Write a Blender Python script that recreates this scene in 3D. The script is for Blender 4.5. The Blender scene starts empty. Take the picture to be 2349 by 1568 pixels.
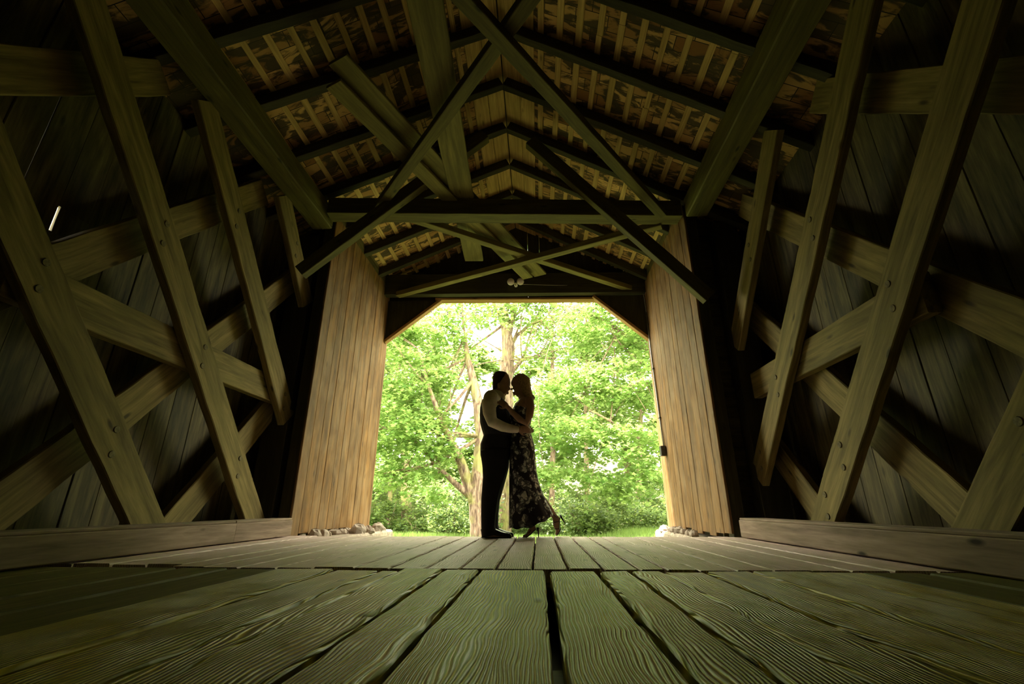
import bpy, math, random
import numpy as np
from mathutils import Vector, Matrix

# ------------------------------------------------------------------ camera, world, sun, exposure
SC = bpy.context.scene
COL = SC.collection
random.seed(7)
RNG = np.random.default_rng(11)
CAM_LOC = Vector((0, 0, 0.3004))
CR = Vector((0.99843055, 0.05599817, -0.00080079))
CU = Vector((0.01981959, -0.33993168, 0.94024127))
CF = Vector((-0.05237957, 0.93878148, 0.34050803))
FOC = 1037.77
cd = bpy.data.cameras.new('camera')
cd.sensor_width = 36.0
cd.lens = FOC / 2349 * 36
cd.clip_start = 0.02
cd.clip_end = 400
cam = bpy.data.objects.new('camera', cd)
COL.objects.link(cam)
cam.matrix_world = Matrix(((CR.x, CU.x, -CF.x, CAM_LOC.x), (CR.y, CU.y, -CF.y, CAM_LOC.y), (CR.z, CU.z, -CF.z, CAM_LOC.z), (0, 0, 0, 1)))
SC.camera = cam

w = bpy.data.worlds.new('world')
SC.world = w
w.use_nodes = True
bg = w.node_tree.nodes['Background']
bg.inputs[0].default_value = (1.0, 0.95, 0.72, 1)
bg.inputs[1].default_value = 12.5

sd = bpy.data.lights.new('sun', 'SUN')
sd.energy = 36.0
sd.color = (1.0, 0.95, 0.78)
sd.angle = math.radians(1.5)
sun = bpy.data.objects.new('sun', sd)
COL.objects.link(sun)
sun.rotation_euler = Vector((0.50, -0.12, -0.86)).to_track_quat('-Z', 'Y').to_euler()

SC.view_settings.view_transform = 'Standard'
SC.view_settings.look = 'None'
SC.view_settings.gamma = 1
SC.view_settings.use_curve_mapping = False
SC.view_settings.exposure = 0.0
SC.cycles.max_bounces = 6
SC.cycles.diffuse_bounces = 4
SC.cycles.use_denoising = True
SC.cycles.sample_clamp_indirect = 8.0


def at(px, py, Y):
    d = CF * FOC + CR * (px - 1174.5) + CU * (784 - py)
    return CAM_LOC + d * (Y / d.y)


# ------------------------------------------------------------------ materials
def new_mat(name):
    m = bpy.data.materials.new(name)
    m.use_nodes = True
    nt = m.node_tree
    return m, nt, nt.nodes['Principled BSDF']


def nd(nt, t, **kw):
    n = nt.nodes.new(t)
    for k, v in kw.items():
        setattr(n, k, v)
    return n


def ramp(nt, src, stops):
    r = nd(nt, 'ShaderNodeValToRGB')
    el = r.color_ramp.elements
    el[0].position, el[0].color = stops[0][0], (*stops[0][1], 1)
    el[1].position, el[1].color = stops[-1][0], (*stops[-1][1], 1)
    for p, c in stops[1:-1]:
        e = el.new(p)
        e.color = (*c, 1)
    nt.links.new(src, r.inputs[0])
    return r.outputs[0]


def noise(nt, vec, scale=1.0, detail=4, dist=0.0, rough=0.55):
    n = nd(nt, 'ShaderNodeTexNoise')
    n.inputs['Scale'].default_value = scale
    n.inputs['Detail'].default_value = detail
    n.inputs['Distortion'].default_value = dist
    n.inputs['Roughness'].default_value = rough
    nt.links.new(vec, n.inputs['Vector'])
    return n.outputs['Fac']


def mapped(nt, vec, scale):
    mp = nd(nt, 'ShaderNodeMapping')
    mp.inputs['Scale'].default_value = scale
    nt.links.new(vec, mp.inputs['Vector'])
    return mp.outputs[0]


def mixc(nt, fac, a, b, mode='MIX'):
    mx = nd(nt, 'ShaderNodeMix', data_type='RGBA', blend_type=mode)
    for s, v in ((mx.inputs['Factor'], fac), (mx.inputs[6], a), (mx.inputs[7], b)):
        if isinstance(v, bpy.types.NodeSocket):
            nt.links.new(v, s)
        elif isinstance(v, tuple):
            s.default_value = (*v, 1)
        else:
            s.default_value = v
    return mx.outputs[2]


def mathn(nt, op, a, b=0.0, clamp=False):
    m = nd(nt, 'ShaderNodeMath', operation=op)
    m.use_clamp = clamp
    for s, v in ((m.inputs[0], a), (m.inputs[1], b)):
        if isinstance(v, bpy.types.NodeSocket):
            nt.links.new(v, s)
        else:
            s.default_value = v
    return m.outputs[0]


def wood(name, dark, light, stain, rough=0.75, bump=0.35, grain=24, rings=False, knots=0.55, stain_amt=0.6, tint=None, spec=0.35):
    """weathered timber; the 'pc' attribute runs along, across and through every board"""
    m, nt, bs = new_mat(name)
    a = nd(nt, 'ShaderNodeAttribute', attribute_name='pc')
    v = a.outputs['Vector']
    g1 = noise(nt, mapped(nt, v, (1.3, grain, grain)), 1.0, 6, 0.7)
    g2 = noise(nt, mapped(nt, v, (5.0, grain * 4.5, grain * 4.5)), 1.0, 3, 0.2)
    big = noise(nt, mapped(nt, v, (0.9, 3.0, 3.0)), 1.0, 4, 1.2)
    h = mathn(nt, 'ADD', mathn(nt, 'MULTIPLY', g1, 0.7), mathn(nt, 'MULTIPLY', g2, 0.3))
    if rings:
        wv = nd(nt, 'ShaderNodeTexWave', wave_type='BANDS', bands_direction='Y', wave_profile='SIN')
        wv.inputs['Scale'].default_value = 27
        wv.inputs['Distortion'].default_value = 42
        wv.inputs['Detail'].default_value = 2.5
        wv.inputs['Detail Scale'].default_value = 0.14
        wv.inputs['Detail Roughness'].default_value = 0.55
        nt.links.new(mapped(nt, v, (0.30, 1, 1)), wv.inputs['Vector'])
        ring = mathn(nt, 'POWER', wv.outputs['Fac'], 1.6)
        h = mathn(nt, 'ADD', mathn(nt, 'MULTIPLY', h, 0.62), mathn(nt, 'MULTIPLY', ring, 0.38))
    col = ramp(nt, h, [(0.30, dark), (0.5, tuple((x + y) / 2 for x, y in zip(dark, light))), (0.68, light)])
    fs = ramp(nt, big, [(0.42, (0, 0, 0)), (0.70, (stain_amt,) * 3)])
    col = mixc(nt, fs, col, stain)
    if tint:
        ft = ramp(nt, noise(nt, mapped(nt, v, (1.6, 2.2, 2.2)), 1.3, 3, 0.5), [(0.40, (0, 0, 0)), (0.66, (tint[1],) * 3)])
        col = mixc(nt, ft, col, tint[0])
    vo = nd(nt, 'ShaderNodeTexVoronoi', feature='F1')
    vo.inputs['Scale'].default_value = 1.0
    nt.links.new(mapped(nt, v, (2.2, 6.5, 6.5)), vo.inputs['Vector'])
    kn = ramp(nt, vo.outputs['Distance'], [(0.05, (knots,) * 3), (0.13, (0, 0, 0))])
    col = mixc(nt, kn, col, tuple(c * 0.25 for c in dark))
    nt.links.new(col, bs.inputs['Base Color'])
    bs.inputs['Roughness'].default_value = rough
    bs.inputs['Specular IOR Level'].default_value = spec
    bp = nd(nt, 'ShaderNodeBump')
    bp.inputs['Strength'].default_value = bump
    bp.inputs['Distance'].default_value = 0.011 if rings else 0.004
    nt.links.new(mathn(nt, 'SUBTRACT', h, kn), bp.inputs['Height'])
    nt.links.new(bp.outputs[0], bs.inputs['Normal'])
    return m


def plain(name, col, rough=0.6, metal=0.0, var=0.12, scale=30.0, bump=0.1, spec=0.4):
    m, nt, bs = new_mat(name)
    tc = nd(nt, 'ShaderNodeTexCoord')
    n = noise(nt, tc.outputs['Object'], scale, 4)
    c = ramp(nt, n, [(0.35, tuple(max(0, x * (1 - var)) for x in col)), (0.65, tuple(min(1, x * (1 + var)) for x in col))])
    nt.links.new(c, bs.inputs['Base Color'])
    bs.inputs['Roughness'].default_value = rough
    bs.inputs['Metallic'].default_value = metal
    bs.inputs['Specular IOR Level'].default_value = spec
    bp = nd(nt, 'ShaderNodeBump')
    bp.inputs['Strength'].default_value = bump
    bp.inputs['Distance'].default_value = 0.003
    nt.links.new(n, bp.inputs['Height'])
    nt.links.new(bp.outputs[0], bs.inputs['Normal'])
    return m


M = {}
M['deck_near'] = wood('green_cast_deck_oak', (0.13, 0.105, 0.003), (0.88, 0.68, 0.02), (0.36, 0.30, 0.006), 0.43, 1.0, 20, True, 0.8, 0.45, ((0.33, 0.33, 0.008), 0.5), spec=0.5)  # green cast of the dim foreground put into the near boards' colour
M['deck_far'] = wood('brightened_far_deck', (0.42, 0.27, 0.25), (0.98, 0.74, 0.74), (0.80, 0.58, 0.58), 0.55, 0.45, 20, True, 0.6, 0.4, ((0.42, 0.36, 0.14), 0.35), spec=0.9)  # same deck, paler: brightness of the portal light put into the colour
M['deck_edge'] = wood('darkened_side_deck', (0.05, 0.05, 0.01), (0.24, 0.20, 0.05), (0.12, 0.105, 0.02), 0.6, 0.5, 20, False, 0.5, 0.6, ((0.09, 0.10, 0.012), 0.5), spec=0.2)  # side boards and framing; light falloff towards the sides put into the colour
M['truss'] = wood('olive_truss_timber', (0.075, 0.058, 0.012), (0.35, 0.265, 0.085), (0.13, 0.105, 0.022), 0.75, 0.45, 16, False, 0.8, 0.5)
M['plate'] = wood('dark_plate_timber', (0.05, 0.042, 0.010), (0.17, 0.145, 0.035), (0.07, 0.06, 0.014), 0.7, 0.45, 14, False, 0.8, 0.6)
M['curb'] = wood('grey_brown_curb', (0.14, 0.095, 0.07), (0.46, 0.34, 0.26), (0.17, 0.13, 0.075), 0.75, 0.4, 14, False, 1.0, 0.7)
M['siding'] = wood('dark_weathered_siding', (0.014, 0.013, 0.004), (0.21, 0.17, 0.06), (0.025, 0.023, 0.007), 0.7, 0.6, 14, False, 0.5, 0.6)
M['panel'] = wood('honey_brown_panel_board', (0.040, 0.017, 0.004), (0.35, 0.175, 0.045), (0.085, 0.043, 0.013), 0.7, 0.8, 11, False, 0.6, 0.8, ((0.30, 0.20, 0.105), 0.45))
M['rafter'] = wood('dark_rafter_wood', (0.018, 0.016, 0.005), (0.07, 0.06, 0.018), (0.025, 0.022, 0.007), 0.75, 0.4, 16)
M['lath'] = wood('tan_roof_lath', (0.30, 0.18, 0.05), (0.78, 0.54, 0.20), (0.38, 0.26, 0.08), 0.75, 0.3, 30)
M['lintel'] = wood('orange_brown_lintel', (0.22, 0.11, 0.035), (0.55, 0.33, 0.12), (0.32, 0.18, 0.06), 0.7, 0.3, 20)
M['loose'] = wood('olive_loose_plank', (0.09, 0.075, 0.018), (0.26, 0.215, 0.06), (0.11, 0.095, 0.022), 0.7, 0.3, 14)


def shingle_mat():
    m, nt, bs = new_mat('old_roof_shingle')
    a = nd(nt, 'ShaderNodeAttribute', attribute_name='pc')
    v = a.outputs['Vector']
    br = nd(nt, 'ShaderNodeTexBrick')
    br.inputs['Scale'].default_value = 1
    br.inputs['Brick Width'].default_value = 0.34
    br.inputs['Row Height'].default_value = 0.15
    br.inputs['Mortar Size'].default_value = 0.004
    br.inputs['Color1'].default_value = (0.26, 0.12, 0.03, 1)
    br.inputs['Color2'].default_value = (0.72, 0.44, 0.16, 1)
    br.inputs['Mortar'].default_value = (0.01, 0.008, 0.003, 1)
    # rows run up the slope, one shingle beside the next along the bridge
    nt.links.new(v, br.inputs['Vector'])
    st = noise(nt, mapped(nt, v, (2.6, 7.0, 8)), 1.0, 6, 1.2, 0.6)
    f = ramp(nt, st, [(0.46, (0, 0, 0)), (0.54, (0.92,) * 3)])
    col = mixc(nt, f, br.outputs['Color'], (0.045, 0.035, 0.012))
    nt.links.new(col, bs.inputs['Base Color'])
    bs.inputs['Roughness'].default_value = 0.85
    bp = nd(nt, 'ShaderNodeBump')
    bp.inputs['Strength'].default_value = 0.5
    bp.inputs['Distance'].default_value = 0.01
    nt.links.new(st, bp.inputs['Height'])
    nt.links.new(bp.outputs[0], bs.inputs['Normal'])
    return m


M['shingle'] = shingle_mat()


def leaf_mat(name, c1, c2, trans=0.5):
    m, nt, bs = new_mat(name)
    a = nd(nt, 'ShaderNodeAttribute', attribute_name='pc')
    col = ramp(nt, a.outputs['Fac'], [(0.0, c1), (1.0, c2)])
    bs.inputs['Roughness'].default_value = 0.55
    bs.inputs['Specular IOR Level'].default_value = 0.3
    nt.links.new(col, bs.inputs['Base Color'])
    tr = nd(nt, 'ShaderNodeBsdfTranslucent')
    nt.links.new(mixc(nt, 0.5, col, (0.52, 0.68, 0.20)), tr.inputs['Color'])
    mx = nd(nt, 'ShaderNodeMixShader')
    mx.inputs[0].default_value = trans
    out = nt.nodes['Material Output']
    nt.links.new(bs.outputs[0], mx.inputs[1])
    nt.links.new(tr.outputs[0], mx.inputs[2])
    nt.links.new(mx.outputs[0], out.inputs['Surface'])
    return m


M['leaf'] = leaf_mat('maple_leaf', (0.075, 0.19, 0.035), (0.31, 0.44, 0.13), 0.5)
M['leaf_far'] = leaf_mat('woodland_leaf', (0.06, 0.13, 0.025), (0.20, 0.30, 0.08), 0.5)
M['leaf_low'] = leaf_mat('shrub_leaf', (0.02, 0.05, 0.008), (0.10, 0.16, 0.03), 0.35)
M['grass'] = leaf_mat('grass_blade', (0.06, 0.14, 0.02), (0.18, 0.28, 0.06), 0.4)


def bark_mat():
    m, nt, bs = new_mat('grey_pink_bark')
    tc = nd(nt, 'ShaderNodeTexCoord')
    n = noise(nt, mapped(nt, tc.outputs['Object'], (9, 9, 2.0)), 1.5, 6, 0.8)
    c = ramp(nt, n, [(0.35, (0.08, 0.05, 0.035)), (0.5, (0.20, 0.135, 0.095)), (0.68, (0.38, 0.29, 0.21))])
    mo = ramp(nt, noise(nt, tc.outputs['Object'], 2.2, 3), [(0.5, (0, 0, 0)), (0.66, (0.6,) * 3)])
    nt.links.new(mixc(nt, mo, c, (0.30, 0.32, 0.08)), bs.inputs['Base Color'])
    bs.inputs['Roughness'].default_value = 0.9
    bp = nd(nt, 'ShaderNodeBump')
    bp.inputs['Strength'].default_value = 0.8
    bp.inputs['Distance'].default_value = 0.03
    nt.links.new(n, bp.inputs['Height'])
    nt.links.new(bp.outputs[0], bs.inputs['Normal'])
    return m


M['bark'] = bark_mat()
M['ground'] = plain('woodland_floor', (0.060, 0.075, 0.022), 0.95, 0, 0.5, 2.5, 0.6)
M['stone'] = plain('pale_rubble_stone', (0.40, 0.33, 0.27), 0.9, 0, 0.35, 18, 0.8)
M['peg'] = plain('wooden_peg_end', (0.16, 0.13, 0.06), 0.8, 0, 0.3, 60, 0.3)
M['black_metal'] = plain('dark_grey_metal', (0.07, 0.07, 0.06), 0.5, 0.3)
M['conduit'] = plain('galvanised_conduit', (0.42, 0.42, 0.42), 0.35, 0.8)
M['cable'] = plain('pale_cable', (0.40, 0.38, 0.30), 0.6)
M['black_cable'] = plain('black_cable', (0.02, 0.02, 0.02), 0.6)
M['lamp_glass'] = plain('frosted_flood_glass', (0.80, 0.70, 0.64), 0.35, 0, 0.06, 60, 0.1)
M['lamp_rim'] = plain('white_lamp_rim', (0.75, 0.72, 0.62), 0.5)
M['bulb'] = plain('clear_white_bulb', (0.85, 0.85, 0.80), 0.15)
M['skin'] = plain('skin', (0.46, 0.29, 0.19), 0.55, 0, 0.06, 40, 0.05)
M['dark_hair'] = plain('cropped_brown_hair', (0.045, 0.030, 0.018), 0.7, 0, 0.4, 120, 0.4)
M['blond_hair'] = plain('dark_blond_hair', (0.50, 0.36, 0.18), 0.5, 0, 0.35, 60, 0.5)
M['shirt'] = plain('pale_shirt_cotton', (0.80, 0.76, 0.56), 0.85, 0, 0.08, 14, 0.5)
M['vest'] = plain('navy_vest_cloth', (0.018, 0.020, 0.024), 0.85, 0, 0.2, 50, 0.1)
M['vest_back'] = plain('grey_satin_vest_back', (0.11, 0.13, 0.12), 0.5, 0, 0.15, 12, 0.3)
M['trousers'] = plain('black_trouser_cloth', (0.010, 0.010, 0.011), 0.85, 0, 0.2, 10, 0.3)
M['shoe'] = plain('polished_black_leather', (0.012, 0.012, 0.012), 0.25, 0, 0.2, 10, 0.1)
M['sandal'] = plain('black_sandal_leather', (0.015, 0.012, 0.012), 0.35)


def dress_mat():
    m, nt, bs = new_mat('black_floral_dress')
    tc = nd(nt, 'ShaderNodeTexCoord')
    v = tc.outputs['Object']
    nv = nd(nt, 'ShaderNodeTexNoise')
    nv.inputs['Scale'].default_value = 16
    nv.inputs['Detail'].default_value = 3
    nt.links.new(v, nv.inputs['Vector'])
    mx = nd(nt, 'ShaderNodeVectorMath', operation='MULTIPLY_ADD')
    nt.links.new(nv.outputs['Color'], mx.inputs[0])
    mx.inputs[1].default_value = (0.10, 0.10, 0.10)
    nt.links.new(v, mx.inputs[2])
    vo = nd(nt, 'ShaderNodeTexVoronoi', feature='F1')
    vo.inputs['Scale'].default_value = 11
    nt.links.new(mx.outputs[0], vo.inputs['Vector'])
    v2 = nd(nt, 'ShaderNodeTexVoronoi', feature='F1')
    v2.inputs['Scale'].default_value = 30
    nt.links.new(mx.outputs[0], v2.inputs['Vector'])
    f = mathn(nt, 'MULTIPLY', ramp(nt, vo.outputs['Distance'], [(0.53, (1, 1, 1)), (0.58, (0, 0, 0))]), ramp(nt, v2.outputs['Distance'], [(0.44, (1, 1, 1)), (0.50, (0.15,) * 3)]))
    sel = ramp(nt, noise(nt, v, 5.5, 2), [(0.35, (0.05,) * 3), (0.42, (1, 1, 1))])
    f = mathn(nt, 'MULTIPLY', f, sel)
    pet = ramp(nt, noise(nt, v, 20, 2), [(0.35, (0.55, 0.62, 0.56)), (0.65, (0.92, 0.90, 0.84))])
    nt.links.new(mixc(nt, f, (0.013, 0.010, 0.015), pet), bs.inputs['Base Color'])
    bs.inputs['Roughness'].default_value = 0.75
    return m


M['dress'] = dress_mat()


# ------------------------------------------------------------------ helpers
def tag(o, label=None, cat=None, group=None, kind=None):
    if label:
        o['label'] = label
    if cat:
        o['category'] = cat
    if group:
        o['group'] = group
    if kind:
        o['kind'] = kind
    return o


def empty(name, loc):
    o = bpy.data.objects.new(name, None)
    o.empty_display_size = 0.05
    COL.objects.link(o)
    o.location = loc
    return o


def link(me, name, mat, parent=None, smooth=False, origin=None):
    mats = mat if isinstance(mat, (list, tuple)) else [mat]
    for mm in mats:
        me.materials.append(mm)
    if smooth:
        me.polygons.foreach_set('use_smooth', [True] * len(me.polygons))
    o = bpy.data.objects.new(name, me)
    COL.objects.link(o)
    if parent is not None:
        o.parent = parent
        o.matrix_parent_inverse = Matrix.Translation(-parent.location)
    if origin is not None:
        me.transform(Matrix.Translation(-Vector(origin)))
        o.location = origin
    return o


class MB:
    """collects boards; every board carries its own 'pc' grain coordinates"""

    def __init__(s):
        s.v, s.f, s.pc, s.mi = [], [], [], []

    def board(s, p0, p1, w, t, up=(0, 0, 1), seg=None, ch=0.006, jit=0.002, mi=0, skew0=0.0, skew1=0.0):
        """p0-p1 = axis, w across, t along up. skew = shear of the end cut along the across direction"""
        p0, p1 = Vector(p0), Vector(p1)
        ax = p1 - p0
        L = ax.length
        ax.normalize()
        up = Vector(up)
        side = ax.cross(up).normalized()
        up = side.cross(ax).normalized()
        seg = seg or max(2, min(24, int(L / 0.18)))
        hw, ht = w / 2, t / 2
        prof = [(-hw + ch, -ht), (hw - ch, -ht), (hw, -ht + ch), (hw, ht - ch), (hw - ch, ht), (-hw + ch, ht), (-hw, ht - ch), (-hw, -ht + ch)]
        sx, sy, sz = random.uniform(0, 90), random.uniform(0, 90), random.uniform(0, 90)
        b = len(s.v)
        wl = [random.uniform(-jit, jit) for _ in range(seg + 1)]
        wr = [random.uniform(-jit, jit) for _ in range(seg + 1)]
        for i in range(seg + 1):
            u = i / seg
            for (a, c) in prof:
                aa = a + (wl[i] if a < 0 else wr[i])
                cc = c + random.uniform(-jit, jit) * 0.3
                sk = (skew0 * (1 - u) + skew1 * u) * (a / w)
                q = p0 + ax * (L * u + sk) + side * aa + up * cc
                s.v.append(q)
                s.pc.append((L * u + sk + sx, a + sy, c + sz))
        for i in range(seg):
            for k in range(8):
                k2 = (k + 1) % 8
                s.f.append((b + i * 8 + k, b + i * 8 + k2, b + (i + 1) * 8 + k2, b + (i + 1) * 8 + k))
                s.mi.append(mi)
        s.f.append(tuple(b + k for k in range(7, -1, -1)))
        s.f.append(tuple(b + seg * 8 + k for k in range(8)))
        s.mi += [mi, mi]

    def poly(s, pts, th, n, uax, mi=0):
        """flat plate with an outline: pts, thickness th along n, grain along uax"""
        n = Vector(n).normalized()
        u = Vector(uax).normalized()
        vv = n.cross(u)
        b = len(s.v)
        k = len(pts)
        sx = random.uniform(0, 90)
        for d in (0, th):
            for p in pts:
                q = Vector(p) + n * d
                s.v.append(q)
                s.pc.append((q.dot(u) + sx, q.dot(vv) + sx, d))
        s.f.append(tuple(b + i for i in range(k - 1, -1, -1)))
        s.f.append(tuple(b + k + i for i in range(k)))
        for i in range(k):
            j = (i + 1) % k
            s.f.append((b + i, b + j, b + k + j, b + k + i))
        s.mi += [mi] * (k + 2)

    def build(s, name, mat, parent=None, origin=None, smooth=False):
        me = bpy.data.meshes.new(name)
        me.from_pydata([tuple(q) for q in s.v], [], s.f)
        at_ = me.attributes.new('pc', 'FLOAT_VECTOR', 'POINT')
        at_.data.foreach_set('vector', np.array(s.pc, dtype=np.float32).ravel())
        o = link(me, name, mat, parent, smooth, origin)
        if isinstance(mat, (list, tuple)):
            me.polygons.foreach_set('material_index', s.mi)
        me.update()
        return o


def timber(name, p0, p1, w, t, mat, up=(0, 0, 1), parent=None, **kw):
    mb = MB()
    mb.board(p0, p1, w, t, up, **kw)
    return mb.build(name, mat, parent, origin=None if parent is not None else tuple(p0))


def tube_mesh(paths, sides=8, caps=True):
    """paths: list of (points, radii); radii floats or (a, b) = (normal in the bend plane, along the side axis)"""
    vs, fs = [], []
    for pts, rad in paths:
        pts = [Vector(p) for p in pts]
        side = Vector((0, 1, 0))
        b = len(vs)
        n = len(pts)
        for i, p in enumerate(pts):
            t = (pts[min(i + 1, n - 1)] - pts[max(i - 1, 0)]).normalized()
            sd_ = side if abs(t.dot(side)) < 0.93 else Vector((1, 0, 0))
            nn = t.cross(sd_).normalized()
            s2 = nn.cross(t).normalized()
            r = rad[i]
            ra, rb = r if isinstance(r, tuple) else (r, r)
            for k in range(sides):
                a = 2 * math.pi * k / sides
                vs.append(p + nn * (ra * math.cos(a)) + s2 * (rb * math.sin(a)))
        for i in range(n - 1):
            for k in range(sides):
                k2 = (k + 1) % sides
                fs.append((b + i * sides + k, b + i * sides + k2, b + (i + 1) * sides + k2, b + (i + 1) * sides + k))
        if caps:
            fs.append(tuple(b + k for k in range(sides - 1, -1, -1)))
            fs.append(tuple(b + (n - 1) * sides + k for k in range(sides)))
    return vs, fs


def ellips(c, r, rot=None, nu=12, nv=8):
    vs, fs = [], []
    R3 = rot or Matrix.Identity(3)
    for i in range(nv + 1):
        th = math.pi * i / nv
        for k in range(nu):
            a = 2 * math.pi * k / nu
            st = max(math.sin(th), 0.02)
            vs.append(Vector(c) + R3 @ Vector((r[0] * st * math.cos(a), r[1] * st * math.sin(a), r[2] * math.cos(th))))
    for i in range(nv):
        for k in range(nu):
            k2 = (k + 1) % nu
            fs.append((i * nu + k, i * nu + k2, (i + 1) * nu + k2, (i + 1) * nu + k))
    fs.append(tuple(range(nu - 1, -1, -1)))
    fs.append(tuple(nv * nu + k for k in range(nu)))
    return vs, fs


def merge(parts):
    vs, fs = [], []
    for v, f in parts:
        b = len(vs)
        vs += list(v)
        fs += [tuple(i + b for i in q) for q in f]
    return vs, fs


def mesh_obj(name, vf, mat, parent=None, smooth=True, origin=None, remesh=None, smooth_it=6):
    me = bpy.data.meshes.new(name)
    me.from_pydata([tuple(v) for v in vf[0]], [], vf[1])
    me.update()
    o = link(me, name, mat, parent, smooth, origin)
    if remesh:
        r = o.modifiers.new('unify', 'REMESH')
        r.mode = 'VOXEL'
        r.voxel_size = remesh
        r.use_smooth_shade = True
        s_ = o.modifiers.new('soften', 'SMOOTH')
        s_.factor = 0.5
        s_.iterations = smooth_it
    return o


# ------------------------------------------------------------------ bridge constants
XL, XR = -2.70, 1.97          # inner faces of top plates and portal panels
YD, YP = 5.15, 7.50           # deck end, portal
CX = -0.35                    # centre line
ZP = 4.08                     # plate top
ZR = 5.24                     # rafter underside at the ridge
YB = -3.2                     # how far the bridge runs back behind the view
SLL = (ZR - 4.08) / (CX - XL)
SLR = (ZR - 4.05) / (XR - CX)


def zr(x):
    return ZR - (SLL * (CX - x) if x < CX else SLR * (x - CX))


def sk(x):
    return 0.07 * (x - CX)


# ------------------------------------------------------------------ floor (one mesh: planks are its pattern)
fb = MB()
near = [-3.42, -2.98, -2.72, -2.42, -2.16, -1.88, -1.62, -1.34, -1.04, -0.807, -0.704, -0.49, -0.304, 0.03, 0.281, 0.44, 0.596, 0.80, 1.02, 1.30, 1.54, 1.82, 2.06, 2.36, 2.82]
for i in range(len(near) - 1):
    a, b = near[i], near[i + 1]
    g = 0.012 if b < -0.35 or a > 0.6 else 0.018
    dz = random.uniform(-0.006, 0.003)
    e = 2.515 + random.uniform(-0.035, 0.02)
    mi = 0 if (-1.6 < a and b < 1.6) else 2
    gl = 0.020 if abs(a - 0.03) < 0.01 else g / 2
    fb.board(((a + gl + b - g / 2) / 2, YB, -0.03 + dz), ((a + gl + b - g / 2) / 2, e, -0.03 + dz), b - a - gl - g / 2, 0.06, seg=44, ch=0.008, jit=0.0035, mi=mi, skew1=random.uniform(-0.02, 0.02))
far = [-3.42, -3.02, -2.80, -2.60, -2.38, -2.18, -1.97, -1.78, -1.58, -1.38, -1.188, -0.97, -0.781, -0.592, -0.412, -0.229, -0.04, 0.143, 0.322, 0.501, 0.633, 0.792, 0.97, 1.15, 1.34, 1.53, 1.72, 1.93, 2.12, 2.34, 2.82]
for i in range(len(far) - 1):
    a, b = far[i], far[i + 1]
    g = 0.008 if (b < -0.8 or a > 0.8) else 0.013
    dz = random.uniform(-0.004, 0.003)
    s0 = 2.56 + random.uniform(-0.015, 0.015)
    if a < -2.0:
        s0 += 0.10
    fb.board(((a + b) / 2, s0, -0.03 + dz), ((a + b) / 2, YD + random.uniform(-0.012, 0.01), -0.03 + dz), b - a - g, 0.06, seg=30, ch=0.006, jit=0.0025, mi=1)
for y in (-2.4, -1.2, 0.0, 1.2, 2.52, 3.8, 5.05):
    fb.board((-3.42, y, -0.16), (2.82, y, -0.16), 0.16, 0.19, seg=4, mi=2)
fb.board((CX, YB, -0.28), (CX, YD, -0.28), 6.3, 0.04, seg=4, mi=2)
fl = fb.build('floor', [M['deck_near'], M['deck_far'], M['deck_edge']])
tag(fl, 'bridge deck of long worn wooden planks with a cross joint', None, None, 'structure')

# ------------------------------------------------------------------ curbs
def curb(x, y0, y1, label, out, z=0.165):
    r = empty('curb_timber', (x + out * 0.06, (y0 + y1) / 2, 0))
    tag(r, label, 'curb', 'curb timbers along both sides of the deck')
    timber('face_board', (x + out * 0.045, y0, z / 2 + 0.002), (x + out * 0.045, y1, z / 2 + 0.002), 0.09, z - 0.012, M['curb'], parent=r, jit=0.002)
    timber('cap_board', (x + out * 0.115, y0, z + 0.006), (x + out * 0.115, y1 - 0.01, z + 0.006), 0.22, 0.022, M['curb'], parent=r, jit=0.003)


curb(-2.61, 4.075, 5.02, 'short light brown curb timber against the left end post', -1)
curb(-2.61, 0.2, 4.07, 'long dark-stained curb timber under the left lattice', -1)
curb(2.00, 0.2, 5.0, 'long grey-brown knotty curb timber under the right lattice', 1, 0.17)

# ------------------------------------------------------------------ trusses
TL, TR = -2.95, 2.35


def lattice(x, y0, z0, y1, z1, label, group, peg_at=(), wd=0.27, sgn=1):
    r = empty('lattice_plank', (x, y0, z0))
    tag(r, label, 'truss plank', group)
    timber('plank', (x, y0, z0), (x, y1, z1), wd, 0.075, M['truss'], up=(1, 0, 0), parent=r, jit=0.005, ch=0.007)
    d = Vector((0, y1 - y0, z1 - z0)).normalized()
    n = Vector((0, -d.z, d.y))
    for zc in peg_at:
        t = (zc - z0) / (z1 - z0)
        c = Vector((x, y0 + (y1 - y0) * t, zc))
        for (s1, s2) in ((0.055, -0.05), (-0.05, 0.05)):
            q = c + d * s1 * 1.3 + n * s2
            q.x = x + sgn * 0.0365
            vs, fs = tube_mesh([((q, q + Vector((sgn * 0.008, 0, 0))), (0.026, 0.023))], 12)
            mesh_obj('peg', (vs, fs), M['peg'], r, smooth=False)
    return r


ORD = {0: 'farthest', 1: 'second', 2: 'third', 3: 'fourth', 4: 'fifth', 5: 'sixth', 6: 'seventh'}


def orderphrase(i):
    return 'nearest the portal' if i == 0 else ORD[i] + ' from the portal'


LS = 1.12


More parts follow.
